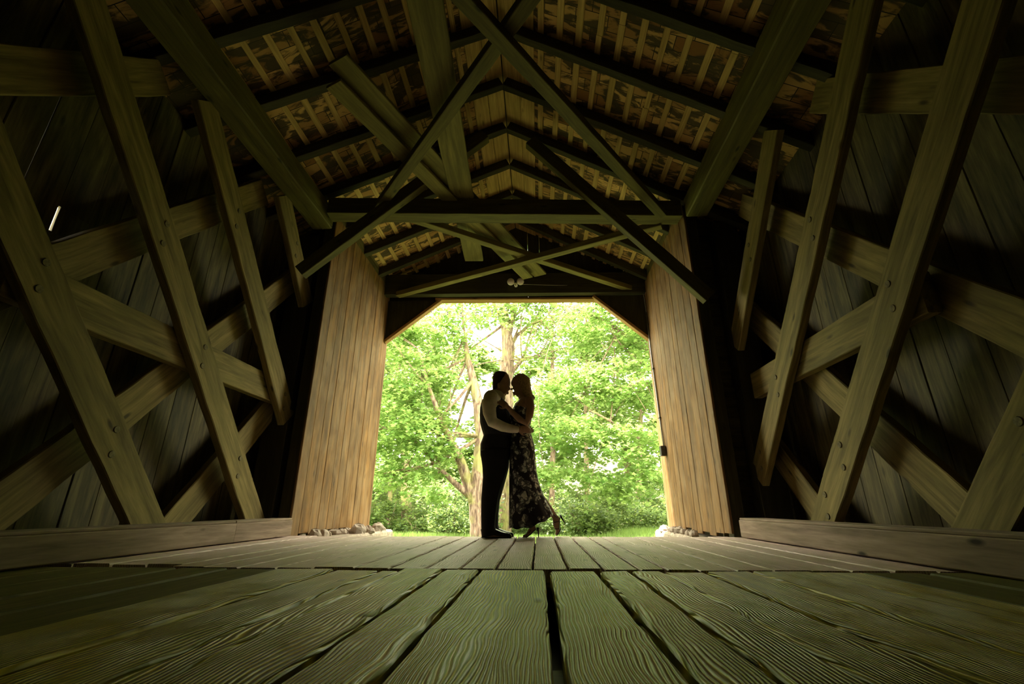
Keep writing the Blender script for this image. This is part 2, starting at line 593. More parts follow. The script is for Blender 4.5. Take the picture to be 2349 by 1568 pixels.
def truss(side, X, sgn, S, inner, outer, pz):
    xi = X - sgn * 0.0375
    xo = X - sgn * 0.237
    for i, c in enumerate(inner):         # centreline z + S*y = c
        za, zb = 0.0, 3.78
        ya, yb = (c - za) / S, (c - zb) / S
        if ya > 5.22:
            ya = 5.22
            za = c - S * ya
        lattice(xi, ya, za, yb, zb, '%s truss inner lattice plank leaning back overhead, %s' % (side, orderphrase(i)), 'inner lattice planks of the %s truss' % side, pz[i] if i < len(pz) else (), sgn=sgn)
    for i, c in enumerate(outer):         # z - S*y = c
        za, zb = 0.0, 3.78
        c = 1.04 * c - 0.012
        ya, yb = (za - c) / S, (zb - c) / S
        if yb > 5.22:
            yb = 5.22
            zb = c + S * yb
        if ya > 5.1:
            continue
        if ya < YB:
            continue
        lattice(xo, ya, za, yb, zb, '%s truss outer lattice plank rising to the portal, %s' % (side, orderphrase(i)), 'outer lattice planks of the %s truss' % side, (), wd=0.278, sgn=sgn)


# pegs sit where inner planks cross the outer planks and the chord
truss('left', TL, 1, 1.12, [8.62, 7.12, 5.66, 4.13, 2.62, 1.1, -0.4], [-4.20, -2.56, -0.92, 0.71, 2.34],
      [(3.3,), (1.45, 3.0), (0.66, 1.55, 2.35), (0.72, 1.60), (1.7,), (), ()])
truss('right', TR, -1, 1.06, [7.62, 6.12, 4.62, 3.10, 1.55, 0.05], [-4.42, -2.86, -1.26, 0.34, 1.95],
      [(1.85, 2.9), (0.75, 1.40, 2.5), (0.66, 1.60, 0.3), (0.6, 1.4), (), ()])
for side, X, s in (('left', TL, -1), ('right', TR, 1)):
    xx = X + s * 0.131
    yc0 = 2.15 if s < 0 else 2.72
    tag(timber('chord_timber', (xx, yc0, 1.57), (xx, 5.12, 1.57), 0.09, 0.285, M['truss'], jit=0.004),
        'horizontal middle chord timber behind the %s lattice' % side, 'beam', 'middle chord timbers')
    tag(timber('truss_end_post', (X + s * 0.15, 5.30, 0.0), (X + s * 0.15, 5.30, 3.8), 0.30, 0.20, M['rafter'], up=(0, 1, 0), jit=0.004),
        'dark upright end post of the %s truss beside the boarded panel' % side, 'post', 'truss end posts')
    px_ = (XL - 0.14) if s < 0 else (XR + 0.13)
    tag(timber('top_plate', (px_, YB, ZP - 0.14), (px_, 5.05, ZP - 0.14), 0.27, 0.28, M['plate'], jit=0.005, ch=0.012),
        'thick top plate timber along the %s eave' % side, 'beam', 'top plates under the eaves')

# siding walls
def siding(name, x, s, y0, y1, z1, slit=None):
    mb = MB()
    y = y0
    while y < y1:
        wd = random.uniform(0.20, 0.29)
        off = random.uniform(-0.006, 0.006)
        if slit and y < slit < y + wd + 0.02:
            # a board that stops short of its neighbour high up leaves a thin bright gap
            mb.board((x + off, y + (slit - y) / 2, -0.3), (x + off, y + (slit - y) / 2, z1), 0.025, slit - y - 0.004, up=(0, 1, 0), seg=8, ch=0.004)
            y = slit + 0.003
            wd = 0.22
            for (za, zb) in ((-0.3, 2.12), (2.32, z1)):
                mb.board((x + off, y + wd / 2 - 0.003, za), (x + off, y + wd / 2 - 0.003, zb), 0.025, wd + 0.004, up=(0, 1, 0), seg=5, ch=0.002)
            mb.board((x + off, y + wd / 2 + 0.004, 2.12), (x + off, y + wd / 2 + 0.004, 2.32), 0.025, wd - 0.010, up=(0, 1, 0), seg=2, ch=0.002)
            y += wd
            continue
        mb.board((x + off, y + wd / 2, -0.3), (x + off, y + wd / 2, z1), 0.025, wd - 0.001, up=(0, 1, 0), seg=8, ch=0.0045, jit=0.0005)
        # cover strip outside keeps the daylight out
        mb.board((x + off + s * 0.022, y, -0.3), (x + off + s * 0.022, y, z1), 0.018, 0.06, up=(0, 1, 0), seg=2, ch=0.002) if not (slit and abs(y - slit) < 0.3) else None
        y += wd
    o = mb.build(name, M['siding'])
    tag(o, 'vertical board siding behind the lattice', None, None, 'structure')


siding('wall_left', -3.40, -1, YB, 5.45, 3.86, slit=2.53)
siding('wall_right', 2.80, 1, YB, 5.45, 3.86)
mb = MB()  # unseen end wall, added to keep daylight from entering behind the view
x = -3.42
while x < 2.82:
    mb.board((x + 0.12, YB, -0.3), (x + 0.12, YB, zr(x + 0.12) + 0.1), 0.24, 0.03, up=(0, 1, 0), seg=4, ch=0.002, jit=0.0)
    x += 0.24
mb.board((CX, YB - 0.03, -0.3), (CX, YB - 0.03, 5.4), 5.9, 0.02, up=(0, 1, 0), seg=2, ch=0.002)
tag(mb.build('daylight_block_wall', M['siding']), 'unseen board wall added behind the camera to block rear daylight', None, None, 'structure')

# ------------------------------------------------------------------ boarded panels beside the portal
def panel(x, s, side, label):
    r = empty('portal_side_panel', (x, 6.3, 0))
    tag(r, label, 'wall panel', 'boarded side panels of the portal')
    y = 5.15
    mb = MB()
    ws = [0.20, 0.235, 0.21, 0.25, 0.19, 0.22, 0.24, 0.20, 0.23, 0.21, 0.2]
    i = 0
    while y < 7.56:
        wd = min(ws[i % 11], 7.62 - y)
        i += 1
        zb = -0.02 + random.uniform(0, 0.05)
        off = random.uniform(-0.003, 0.003)
        mb.board((x + s * 0.0135 + off, y + wd / 2, zb), (x + s * 0.0135 + off, y + wd / 2, ZP - 0.01), 0.027, wd - 0.005, up=(0, 1, 0), seg=20, ch=0.005, jit=0.0015)
        y += wd
    mb.build('boarding', M['panel'], r)
    for yy in (5.25, 7.45):
        timber('backing_post', (x + s * 0.10, yy, -0.05), (x + s * 0.10, yy, ZP - 0.02), 0.14, 0.14, M['rafter'], up=(0, 1, 0), parent=r, seg=6)
    mb = MB()
    mb.board((x + s * 0.25, 5.45, 1.9), (x + s * 0.25, 7.6, 1.9), 4.5, 0.03, up=(1, 0, 0), seg=3, jit=0)
    mb.board((x + s * 0.03, 5.46, 1.9), (x + s * (0.86 if s > 0 else 0.72), 5.46, 1.9), 4.5, 0.03, up=(0, 1, 0), seg=2, jit=0)
    mb.board((x + s * 0.10, 5.3, ZP + 0.10), (x + s * 0.10, 7.6, ZP + 0.10), 0.18, 0.20, seg=3)
    mb.build('outer_siding', M['siding'], r)
    mb = MB()
    mb.board((x + s * 0.10, 7.57, -0.02), (x + s * 0.10, 7.57, 3.9), 0.20, 0.03, up=(0, 1, 0), seg=8)
    mb.build('corner_board', M['panel'], r)


panel(XL, -1, 'left', 'tall honey-brown vertical boards left of the portal')
panel(XR, 1, 'right', 'tall grey-brown vertical boards right of the portal with conduit')

# ------------------------------------------------------------------ tie beams, braces, portal frame
def across(x, y0):
    return y0 + sk(x)


tb = timber('tie_beam', (-2.66, across(-2.66, 5.03), 3.965), (1.93, across(1.93, 5.03), 3.965), 0.21, 0.235, M['plate'], jit=0.004)
tag(tb, 'heavy dark tie beam crossing overhead at the deck end', 'beam', 'tie beams')
for y, lab in ((0.05, 'dark tie beam crossing almost straight above the camera'),):
    tag(timber('tie_beam', (-2.66, y, 3.965), (1.93, y, 3.965), 0.21, 0.235, M['plate']), lab, 'beam', 'tie beams')

zb = 3.93


def xb(p, q, z, label, mat='plate', w_=0.12, t_=0.10):
    tag(timber('cross_brace', (p[0], p[1], z), (q[0], q[1], z), w_, t_, M[mat], jit=0.003), label, 'brace', 'horizontal cross braces overhead')


xb((-1.98, 4.80), (1.82, 0.14), 3.95, 'near overhead cross brace running to the left end of the tie beam')
xb((1.66, 5.03), (-2.13, 0.14), 3.845, 'near overhead cross brace running to the right end of the tie beam')
xb((-1.70, 5.05), (1.72, 7.42), 3.96, 'far overhead cross brace running to the right portal corner', 'loose', 0.11, 0.09)
xb((1.72, 5.30), (-2.45, 7.22), 3.865, 'far overhead cross brace running to the left portal corner', 'loose', 0.11, 0.09)

tag(timber('knee_brace', (-2.82, 4.70, 2.95), (-0.62, 4.70, 4.92), 0.11, 0.16, M['plate'], up=(-0.67, 0, 0.74), jit=0.003),
    'long diagonal knee brace from the left post across the tie beam', 'brace', 'knee braces at the tie beam')
tag(timber('knee_brace', (2.05, 4.96, 2.60), (-0.02, 4.80, 4.88), 0.11, 0.16, M['plate'], up=(0.74, 0, 0.67), jit=0.003),
    'long diagonal knee brace from the right post across the tie beam', 'brace', 'knee braces at the tie beam')

pf = empty('portal_gable', (CX, 7.4, 3.9))
tag(pf, 'dark boarded portal header with angled corner braces and orange-brown lower edge', 'portal frame')
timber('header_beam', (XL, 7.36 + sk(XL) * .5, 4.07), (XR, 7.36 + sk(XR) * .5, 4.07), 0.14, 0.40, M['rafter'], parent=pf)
timber('lintel', (-1.82, 7.50, 3.862), (1.16, 7.56, 3.825), 0.16, 0.045, M['lintel'], parent=pf, jit=0.002)
for s, x0, x1, z0 in ((-1, -1.75, XL, 3.05), (1, 1.08, XR, 3.00)):
    mb = MB()
    mb.poly([(x0, 7.47, 3.86), (x1, 7.47, 3.86), (x1, 7.47, z0)] if s > 0 else [(x1, 7.47, 3.86), (x0, 7.47, 3.86), (x1, 7.47, z0)], 0.03, (0, 1, 0), (0, 0, 1))
    mb.build('corner_boarding', M['rafter'], pf)
    timber('corner_brace', (x0 - s * 0.03, 7.49, 3.85), (x1, 7.49, z0 + 0.01), 0.12, 0.05, M['lintel'], parent=pf, up=(0, 0, 1), jit=0.001)
# gable boards above the header; a thin gap is left over the right corner
mb = MB()
x = -3.2
while x < 2.6:
    wd = 0.22
    zt = min(zr(x), zr(x + wd)) + 0.27
    z0 = 3.86 if x < 1.0 else 3.875
    if x + wd < XL + 0.02 or x > XR - 0.05:
        z0 = 3.0
    mb.board((x + wd / 2, 7.53, z0), (x + wd / 2, 7.53, zt), wd - 0.001, 0.03, up=(0, 1, 0), seg=5, ch=0.002, jit=0)
    x += wd
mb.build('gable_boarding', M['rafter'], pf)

# ------------------------------------------------------------------ roof
RAF = [-1.49, -0.77, -0.05, 0.67, 1.39, 2.11, 2.83, 3.52, 4.24, 4.94, 5.66, 6.38, 7.08]
for i, y in enumerate(RAF):
    n = len(RAF) - 1 - i
    words = ['twelfth', 'eleventh', 'tenth', 'ninth', 'eighth', 'seventh', 'sixth', 'fifth', 'fourth', 'third', 'second', 'nearest']
    lab = 'rafter pair next to the portal gable' if n == 0 else 'rafter pair, %s back from the portal gable' % (['second', 'third', 'fourth', 'fifth', 'sixth', 'seventh', 'eighth', 'ninth', 'tenth', 'eleventh', 'twelfth', 'thirteenth'][n - 1])
    r = empty('rafter_pair', (CX, y, ZR))
    tag(r, 'dark ' + lab, 'rafter', 'roof rafters')
    h = 0.13
    for sgn_, xe in ((-1, -3.40), (1, 2.80)):
        ze = zr(xe)
        dirv = Vector((xe - CX, sk(xe), ze - ZR)).normalized()
        up = Vector((0, 1, 0)).cross(dirv) * (-1 if sgn_ > 0 else 1)
        if up.z < 0:
            up = -up
        a = Vector((CX, y, ZR)) + up * (h / 2)
        b = Vector((xe, y + sk(xe), ze)) + up * (h / 2)
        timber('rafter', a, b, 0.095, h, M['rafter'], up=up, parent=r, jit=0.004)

YE = 7.95
for sgn_, xe in ((-1, -3.55), (1, 2.95)):
    sidew = 'left' if sgn_ < 0 else 'right'
    dirv = Vector((xe - CX, 0, zr(xe) - ZR)).normalized()
    up = dirv.cross(Vector((0, 1, 0)))
    if up.z < 0:
        up = -up
    base = Vector((CX, 0, ZR)) + up * 0.13
    Ls = (Vector((xe, 0, zr(xe))) - Vector((CX, 0, ZR))).length
    # ridge boards
    for k, (s0, wd) in enumerate(((0.050, 0.222), (0.268, 0.20))):
        c = base + dirv * s0 + up * 0.011
        tag(timber('ridge_board', (c.x, YB, c.z), (c.x, YE, c.z), wd, 0.022, M['lath'], up=up, jit=0.001),
            'wide brown board under the roof %s of the ridge, %s' % (sidew, 'at the ridge itself' if k == 0 else 'outer one of the pair'), 'roof board', 'ridge boards')
    s0 = 0.46
    k = 0
    nm = ['first', 'second', 'third', 'fourth', 'fifth', 'sixth', 'seventh', 'eighth', 'ninth', 'tenth', 'eleventh', 'twelfth', 'thirteenth', 'fourteenth', 'fifteenth', 'sixteenth', 'seventeenth']
    while s0 < Ls - 0.60:
        c = base + dirv * s0 + up * 0.0125
        mb = MB()
        y = YB
        while y < YE - 0.1:                       # lengths butted end to end, a little out of line
            y2 = min(YE, y + random.uniform(2.2, 3.4))
            o1 = dirv * random.uniform(-0.006, 0.006)
            o2 = dirv * random.uniform(-0.006, 0.006)
            mb.board(Vector((c.x, y, c.z)) + o1, Vector((c.x, y2 - 0.004, c.z)) + o2, random.uniform(0.058, 0.072), 0.025, up=up, seg=10, ch=0.003, jit=0.002)
            y = y2
        o = mb.build('roof_lath', M['lath'])
        tag(o, '%s thin roof lath down from the ridge on the %s slope' % (nm[k], sidew), 'lath', 'roof laths')
        k += 1
        s0 += 0.222
    mb = MB()
    q0 = base + up * 0.027
    q1 = q0 + dirv * (Ls + 0.1)
    b = len(mb.v)
    for d in (0, 0.05):
        for (qq, yy, s_) in ((q0, YB, 0), (q1, YB, Ls), (q1, YE, Ls), (q0, YE, 0)):
            p = Vector((qq.x, yy, qq.z)) + up * d
            mb.v.append(p)
            mb.pc.append((s_ + 7 * (sgn_ > 0), yy, d))
    for f in ((0, 1, 2, 3), (7, 6, 5, 4), (0, 4, 5, 1), (1, 5, 6, 2), (2, 6, 7, 3), (3, 7, 4, 0)):
        mb.f.append(f)
    o = mb.build('roof_' + sidew, M['shingle'])
    tag(o, 'underside of the wood shingle roof', None, None, 'structure')

mb = MB()
for s_ in (-1, 1):
    mb.board((CX + s_ * 0.10, YB, ZR + 0.215 - 0.02), (CX + s_ * 0.10, YE, ZR + 0.215 - 0.02), 0.30, 0.03, up=(s_ * 0.45, 0, 0.9), seg=4, jit=0)
mb.board((CX, YB, ZR + 0.20), (CX, YE, ZR + 0.20), 0.16, 0.03, seg=4, jit=0)
tag(mb.build('roof_ridge', M['siding']), 'cap boards closing the roof ridge', None, None, 'structure')
for s_, xe, nm_ in ((-1, -3.44, 'left'), (1, 2.84, 'right')):
    mb = MB()
    mb.board((xe, YB, 3.76), (xe, 5.45, 3.76), 0.05, 0.30, seg=4, jit=0)
    tag(mb.build('trim_eave_' + nm_, M['siding']), 'board closing the eave', None, None, 'structure')

# loose planks stored on the tie beams
zt = 4.105
tag(timber('loose_plank', (-0.80, 1.6, zt), (-0.985, 6.5, zt), 0.30, 0.04, M['loose'], jit=0.003), 'wide plank lying lengthwise on top of the tie beam', 'plank', 'loose planks on the tie beams')
dd = Vector((1.85, 4.2, 0)).normalized()
nn_ = Vector((-dd.y, dd.x, 0))
a0 = Vector((-1.76, 2.92, zt + 0.045))
tag(timber('loose_plank', a0, a0 + dd * 4.62, 0.23, 0.04, M['loose'], jit=0.002), 'upper of two slanting planks resting on the tie beam', 'plank', 'loose planks on the tie beams')
b0 = a0 + nn_ * 0.17 + dd * 0.12 + Vector((0, 0, -0.085))
tag(timber('loose_plank', b0, b0 + dd * 4.35, 0.19, 0.04, M['loose'], jit=0.002), 'lower of two slanting planks resting on the tie beam', 'plank', 'loose planks on the tie beams')

# ------------------------------------------------------------------ fixtures
fx = empty('flood_light', (-0.34, 7.26, 4.15))
tag(fx, 'twin round unlit flood light on the portal header', 'light fixture')
for dx in (-0.068, 0.068):
    c = Vector((-0.335 + dx * 1.25, 7.17, 4.035))
    fw = Vector((0, -0.93, -0.36))
    vs, fs = tube_mesh([([c - fw * 0.10, c - fw * 0.05, c, c + fw * 0.012], [0.022, 0.045, 0.062, 0.064])], 20)
    hd = mesh_obj('lamp_head', (vs, fs), M['lamp_rim'], fx)
    vs, fs = tube_mesh([([c + fw * 0.008, c + fw * 0.017], [0.054, 0.045])], 20)
    g = mesh_obj('lamp_lens', (vs, fs), M['lamp_glass'])
    g.parent = hd
    g.matrix_parent_inverse = Matrix.Identity(4)
    vs, fs = tube_mesh([([c - fw * 0.09, Vector((-0.335, 7.22, 4.015))], [0.014, 0.014])], 8)
    mesh_obj('lamp_arm', (vs, fs), M['lamp_rim'], fx)
vs, fs = tube_mesh([([(-0.335, 7.29, 4.015), (-0.335, 7.215, 4.015)], [0.034, 0.030])], 16)
mesh_obj('mount_box', (vs, fs), M['lamp_rim'], fx)
cpts = [(-0.29, 7.27, 4.03)]
for i in range(1, 15):
    t = i / 14
    cpts.append((-0.29 + 1.96 * t, 7.275 + 0.16 * t - 0.02, 4.03 - 0.02 * math.sin(t * 3.0) + 0.01 * t))
cpts += [(1.78, 7.42, 4.06), (1.86, 7.46, 4.13), (1.92, 7.47, 4.02), (1.945, 7.44, 3.8), (1.952, 7.43, 3.5)]
tag(mesh_obj('power_cable', tube_mesh([(cpts, [0.005] * len(cpts))], 6), M['cable'], origin=(-0.29, 7.27, 4.08)), 'thin pale cable running from the flood light to the conduit', 'cable')
cd_ = empty('conduit', (1.95, 7.4, 1.0))
tag(cd_, 'galvanised conduit down the right panel to a dark junction box', 'conduit')
mesh_obj('pipe', tube_mesh([([(1.953, 7.43, 3.5), (1.953, 7.40, 2.6), (1.953, 7.32, 1.55), (1.953, 7.27, 1.16)], [0.013] * 4)], 10), M['conduit'], cd_)
for z, y in ((2.45, 7.39), (1.62, 7.325)):
    timber('clamp', (1.95, y - 0.045, z), (1.95, y + 0.045, z), 0.03, 0.018, M['black_metal'], parent=cd_, seg=2)
timber('junction_box', (1.925, 7.255, 1.02), (1.925, 7.255, 1.17), 0.075, 0.09, M['black_metal'], up=(0, 1, 0), parent=cd_, seg=2, jit=0)

# string of bulbs under the outer eave
sl = empty('string_light', (-0.3, 8.0, 3.8))
tag(sl, 'drooping string of small round bulbs outside the portal top', 'string light')
spts = []
for i in range(33):
    t = i / 32
    xx = -2.3 + 4.2 * t
    u = (t * 2) % 1.0 if t < 1 else 1.0
    spts.append((xx, 7.9, 3.945 - 0.16 * math.sin(math.pi * u)))
mesh_obj('wire', tube_mesh([(spts, [0.0035] * 33)], 5), M['black_cable'], sl)
for bx in (-2.0, -1.68, -1.42, -1.13, -0.82, -0.55, -0.28, 0.0, 0.28, 0.56, 0.83, 1.1, 1.4, 1.65):
    t = (bx + 2.3) / 4.2
    z = 3.945 - 0.16 * math.sin(math.pi * ((t * 2) % 1.0))
    sk_ = mesh_obj('socket', tube_mesh([([(bx, 7.9, z), (bx, 7.9, z - 0.035)], [0.010, 0.012])], 8), M['black_cable'], sl)
    b_ = mesh_obj('bulb', ellips((bx, 7.9, z - 0.055), (0.018, 0.018, 0.026)), M['bulb'])
    b_.parent = sk_
    b_.matrix_parent_inverse = Matrix.Identity(4)

# stones at the feet of the panels
def stone_mesh(seed):
    rr = random.Random(seed)
    vs, fs = ellips((0, 0, 0), (1, 1, 1), None, 9, 6)
    out = [Vector(v) * rr.uniform(0.78, 1.12) for v in vs]
    me = bpy.data.meshes.new('stone')
    me.from_pydata([tuple(v) for v in out], [], fs)
    me.materials.append(M['stone'])
    return me


for s_, xa, xb_, nm_ in ((-1, -3.3, -2.36, 'left'), (1, 1.80, 2.7, 'right')):
    mb = MB()
    mb.board(((xa + xb_) / 2, 5.19, -0.25), ((xa + xb_) / 2, 7.75, -0.25), xb_ - xa, 0.4, seg=14, ch=0.03, jit=0.012)
    tag(mb.build('trim_abutment_' + nm_, M['stone']), 'rough stone abutment edge under the panel', None, None, 'structure')
sm = [stone_mesh(i) for i in range(5)]
spots = []
for i in range(11):
    spots.append((-2.62 + random.uniform(-0.04, 0.03), 5.35 + i * 0.21, random.uniform(0.05, 0.09), 'left', i))
for i in range(5):
    spots.append((-2.50 + random.uniform(-0.02, 0.12), 6.55 + i * 0.23, random.uniform(0.05, 0.10), 'left', i + 11))
for i in range(7):
    spots.append((1.88 + random.uniform(-0.03, 0.02), 6.1 + i * 0.22, random.uniform(0.05, 0.08), 'right', i))
for i, (x, y, r_, side, k) in enumerate(spots):
    o = bpy.data.objects.new('rubble_stone', sm[i % 5])
    COL.objects.link(o)
    o.location = (x, y, -0.05 + r_ * 0.35)
    o.scale = (r_ * 1.0, r_ * random.uniform(1.0, 1.5), r_ * random.uniform(0.7, 0.95))
    o.rotation_euler = (0, 0, random.uniform(0, 3))
    tag(o, 'pale rough stone in the rubble at the foot of the %s boarded panel' % side, 'stone', 'rubble stones at the %s panel foot' % side)

# ------------------------------------------------------------------ ground
def gz(x, y):
    return -0.36 - 0.036 * max(0, y - 7.5) + (0.03 * math.sin(x * 0.7 + y * 0.3) + 0.17 * min(1, max(0, (x - 1.2) / 1.5))) * min(1, max(0, (y - 8) / 3)) if y < 20 else -0.81 + (y - 20) * 0.13 + 0.25 * math.sin(x * 0.5) * min(1, (y - 20) / 5)


vs, fs = [], []
xs = np.linspace(-45, 45, 61)
ys = np.concatenate([np.linspace(5.17, 30, 50), np.linspace(32, 110, 14)])
for y in ys:
    for x in xs:
        vs.append((x, y, gz(x, y)))
nx = len(xs)
for j in range(len(ys) - 1):
    for i in range(nx - 1):
        fs.append((j * nx + i, j * nx + i + 1, (j + 1) * nx + i + 1, (j + 1) * nx + i))
tag(mesh_obj('ground', (vs, fs), M['ground']), 'green woodland floor beyond the bridge', None, None, 'structure')

# ------------------------------------------------------------------ vegetation
STAR = []
for k in range(10):
    a = math.pi / 2 + k * math.pi / 5
    r_ = (1.0, 0.52)[k % 2] * (1.0 if k in (0, 2, 8) else 0.86)
    STAR.append((r_ * math.cos(a), r_ * math.sin(a)))
OVAL = [(0, 1.0), (-0.5, 0.35), (-0.42, -0.4), (0, -0.85), (0.42, -0.4), (0.5, 0.35)]


def leaves(name, centers, size, shape, mat, parent=None, tilt=0.5, vary=0.3, label=None, dirs=None):
    n = len(centers)
    k = len(shape)
    sh = np.array([(a, b, 0.0) for a, b in shape])
    sh[:, 2] = -0.22 * (sh[:, 0] ** 2)
    yaw = RNG.uniform(0, 2 * np.pi, n)
    nrm = np.stack([RNG.normal(0, tilt, n), RNG.normal(0, tilt, n) - 0.25, np.ones(n)], 1)
    nrm /= np.linalg.norm(nrm, axis=1)[:, None]
    ref = np.stack([np.cos(yaw), np.sin(yaw), np.zeros(n)], 1)
    u = np.cross(nrm, ref)
    u /= np.linalg.norm(u, axis=1)[:, None]
    v = np.cross(nrm, u)
    s = size * RNG.uniform(1 - vary, 1 + vary, n)
    pts = centers[:, None, :] + s[:, None, None] * (sh[None, :, 0, None] * u[:, None, :] + sh[None, :, 1, None] * v[:, None, :] + sh[None, :, 2, None] * nrm[:, None, :])
    me = bpy.data.meshes.new(name)
    me.vertices.add(n * k)
    me.vertices.foreach_set('co', pts.astype(np.float32).ravel())
    me.loops.add(n * k)
    me.loops.foreach_set('vertex_index', np.arange(n * k, dtype=np.int32))
    me.polygons.add(n)
    me.polygons.foreach_set('loop_start', np.arange(0, n * k, k, dtype=np.int32))
    me.polygons.foreach_set('loop_total', np.full(n, k, dtype=np.int32))
    me.update(calc_edges=True)
    at_ = me.attributes.new('pc', 'FLOAT', 'POINT')
    at_.data.foreach_set('value', np.repeat(RNG.uniform(0, 1, n), k).astype(np.float32))
    return link(me, name, mat, parent)


def sprays(clumps, n, flat=0.07, rad=0.45):
    """leaf centres grouped in flat drooping sprays inside ellipsoid clumps"""
    cl = np.array(clumps, float)       # x y z rx ry rz
    wgt = cl[:, 3] * cl[:, 5]
    wgt /= wgt.sum()
    ns = max(8, n // 42)
    idx = RNG.choice(len(cl), ns, p=wgt)
    d = RNG.normal(0, 1, (ns, 3))
    d /= np.linalg.norm(d, axis=1)[:, None]
    rr = RNG.uniform(0.35, 1.0, ns) ** 0.6
    sc = cl[idx, :3] + d * rr[:, None] * cl[idx, 3:]
    per = RNG.integers(0, ns, n)
    ang = RNG.uniform(0, 2 * np.pi, n)
    r_ = rad * np.sqrt(RNG.uniform(0, 1, n))
    srad = RNG.uniform(0.6, 1.35, ns)[per]
    x = r_ * np.cos(ang) * srad
    y = r_ * np.sin(ang) * srad
    slope = RNG.normal(0, 0.35, (ns, 2))
    z = slope[per, 0] * x + slope[per, 1] * y - 0.35 * (x ** 2 + y ** 2) + RNG.normal(0, flat, n)
    return sc[per] + np.stack([x, y, z], 1)


def branch(p0, p1, r0, r1, bend=0.15, n=7):
    p0, p1 = Vector(p0), Vector(p1)
    L = (p1 - p0).length
    off = Vector((random.uniform(-1, 1), random.uniform(-1, 1), random.uniform(-0.5, 1))) * bend * L
    pts, rad = [], []
    for i in range(n):
        t = i / (n - 1)
        pts.append(p0.lerp(p1, t) + off * math.sin(math.pi * t) * 0.6 + Vector((random.uniform(-1, 1), random.uniform(-1, 1), 0)) * r0 * 0.25)
        rad.append(r0 + (r1 - r0) * t)
    return pts, rad


def tree(label, cat, base, trunks, clumps, n, size, shape, mat, group=None, twigs=14, rad=0.45, name='tree'):
    r = empty(name, base)
    tag(r, label, cat, group)
    paths = []
    for pts, rads in trunks:
        # densify
        P_, R_ = [], []
        for i in range(len(pts) - 1):
            a, b = Vector(pts[i]), Vector(pts[i + 1])
            for k in range(4):
                t = k / 4
                P_.append(a.lerp(b, t) + Vector((random.uniform(-1, 1), random.uniform(-1, 1), 0)) * rads[i] * 0.07)
                R_.append(rads[i] * (1 - t) + rads[i + 1] * t)
        P_.append(Vector(pts[-1]))
        R_.append(rads[-1])
        paths.append((P_, R_))
    for _ in range(twigs):
        c = random.choice(clumps)
        src = random.choice(trunks)
        k = random.randrange(len(src[0]) // 2, len(src[0]))
        q = Vector(c[:3]) + Vector((random.uniform(-.7, .7) * c[3], random.uniform(-.7, .7) * c[4], random.uniform(-.6, .4) * c[5]))
        paths.append(branch(src[0][k], q, min(0.06, src[1][k] * 0.45), 0.008))
    mesh_obj('trunk', tube_mesh(paths, 10), M['bark'], r)
    leaves('foliage', sprays(clumps, n, rad=rad), size, shape, mat, r)
    return r


def A(px, py, Y):
    return at(px, py, Y)


# forked maple standing left of the couple
Y1 = 13.5
tree('forked maple with pinkish bark rising just left of the couple', 'tree', A(1095, 1240, Y1),
     [([A(1097, 1250, Y1), A(1093, 1190, Y1), A(1090, 1140, Y1), A(1098, 1080, Y1), A(1103, 1000, Y1), A(1098, 930, Y1), A(1085, 870, Y1), A(1072, 820, Y1), A(1066, 775, Y1)], [0.23, 0.20, 0.20, 0.19, 0.16, 0.17, 0.13, 0.09, 0.04]),
      ([A(1090, 1150, Y1), A(1072, 1100, Y1), A(1058, 1060, Y1 - 0.2), A(1035, 1015, Y1 - 0.5), A(1010, 960, Y1 - 0.9), A(985, 890, Y1 - 1.2), A(960, 800, Y1 - 1.2)], [0.19, 0.16, 0.14, 0.11, 0.08, 0.05, 0.03]),
      ([A(1075, 1135, Y1), A(1040, 1105, Y1 - 0.3), A(1000, 1065, Y1 - 0.7), A(960, 1020, Y1 - 1.0), A(915, 985, Y1 - 1.3)], [0.10, 0.075, 0.05, 0.035, 0.02])],
     [tuple(A(940, 1050, 12.6)) + (1.3, 1.0, 0.7), tuple(A(900, 960, 12.4)) + (1.2, 1.0, 0.8), tuple(A(985, 985, 12.3)) + (1.1, 0.9, 0.6), tuple(A(930, 860, 12.6)) + (1.4, 1.1, 0.8),
      tuple(A(880, 1090, 12.4)) + (0.9, 0.8, 0.35), tuple(A(990, 790, 13.4)) + (1.5, 1.0, 0.8), tuple(A(1000, 1120, 14.5)) + (0.8, 0.7, 0.5), tuple(A(1060, 700, 13.5)) + (1.5, 1.2, 0.9), tuple(A(880, 740, 12.6)) + (1.4, 1.1, 0.9)],
     17000, 0.078, STAR, M['leaf'], twigs=26)

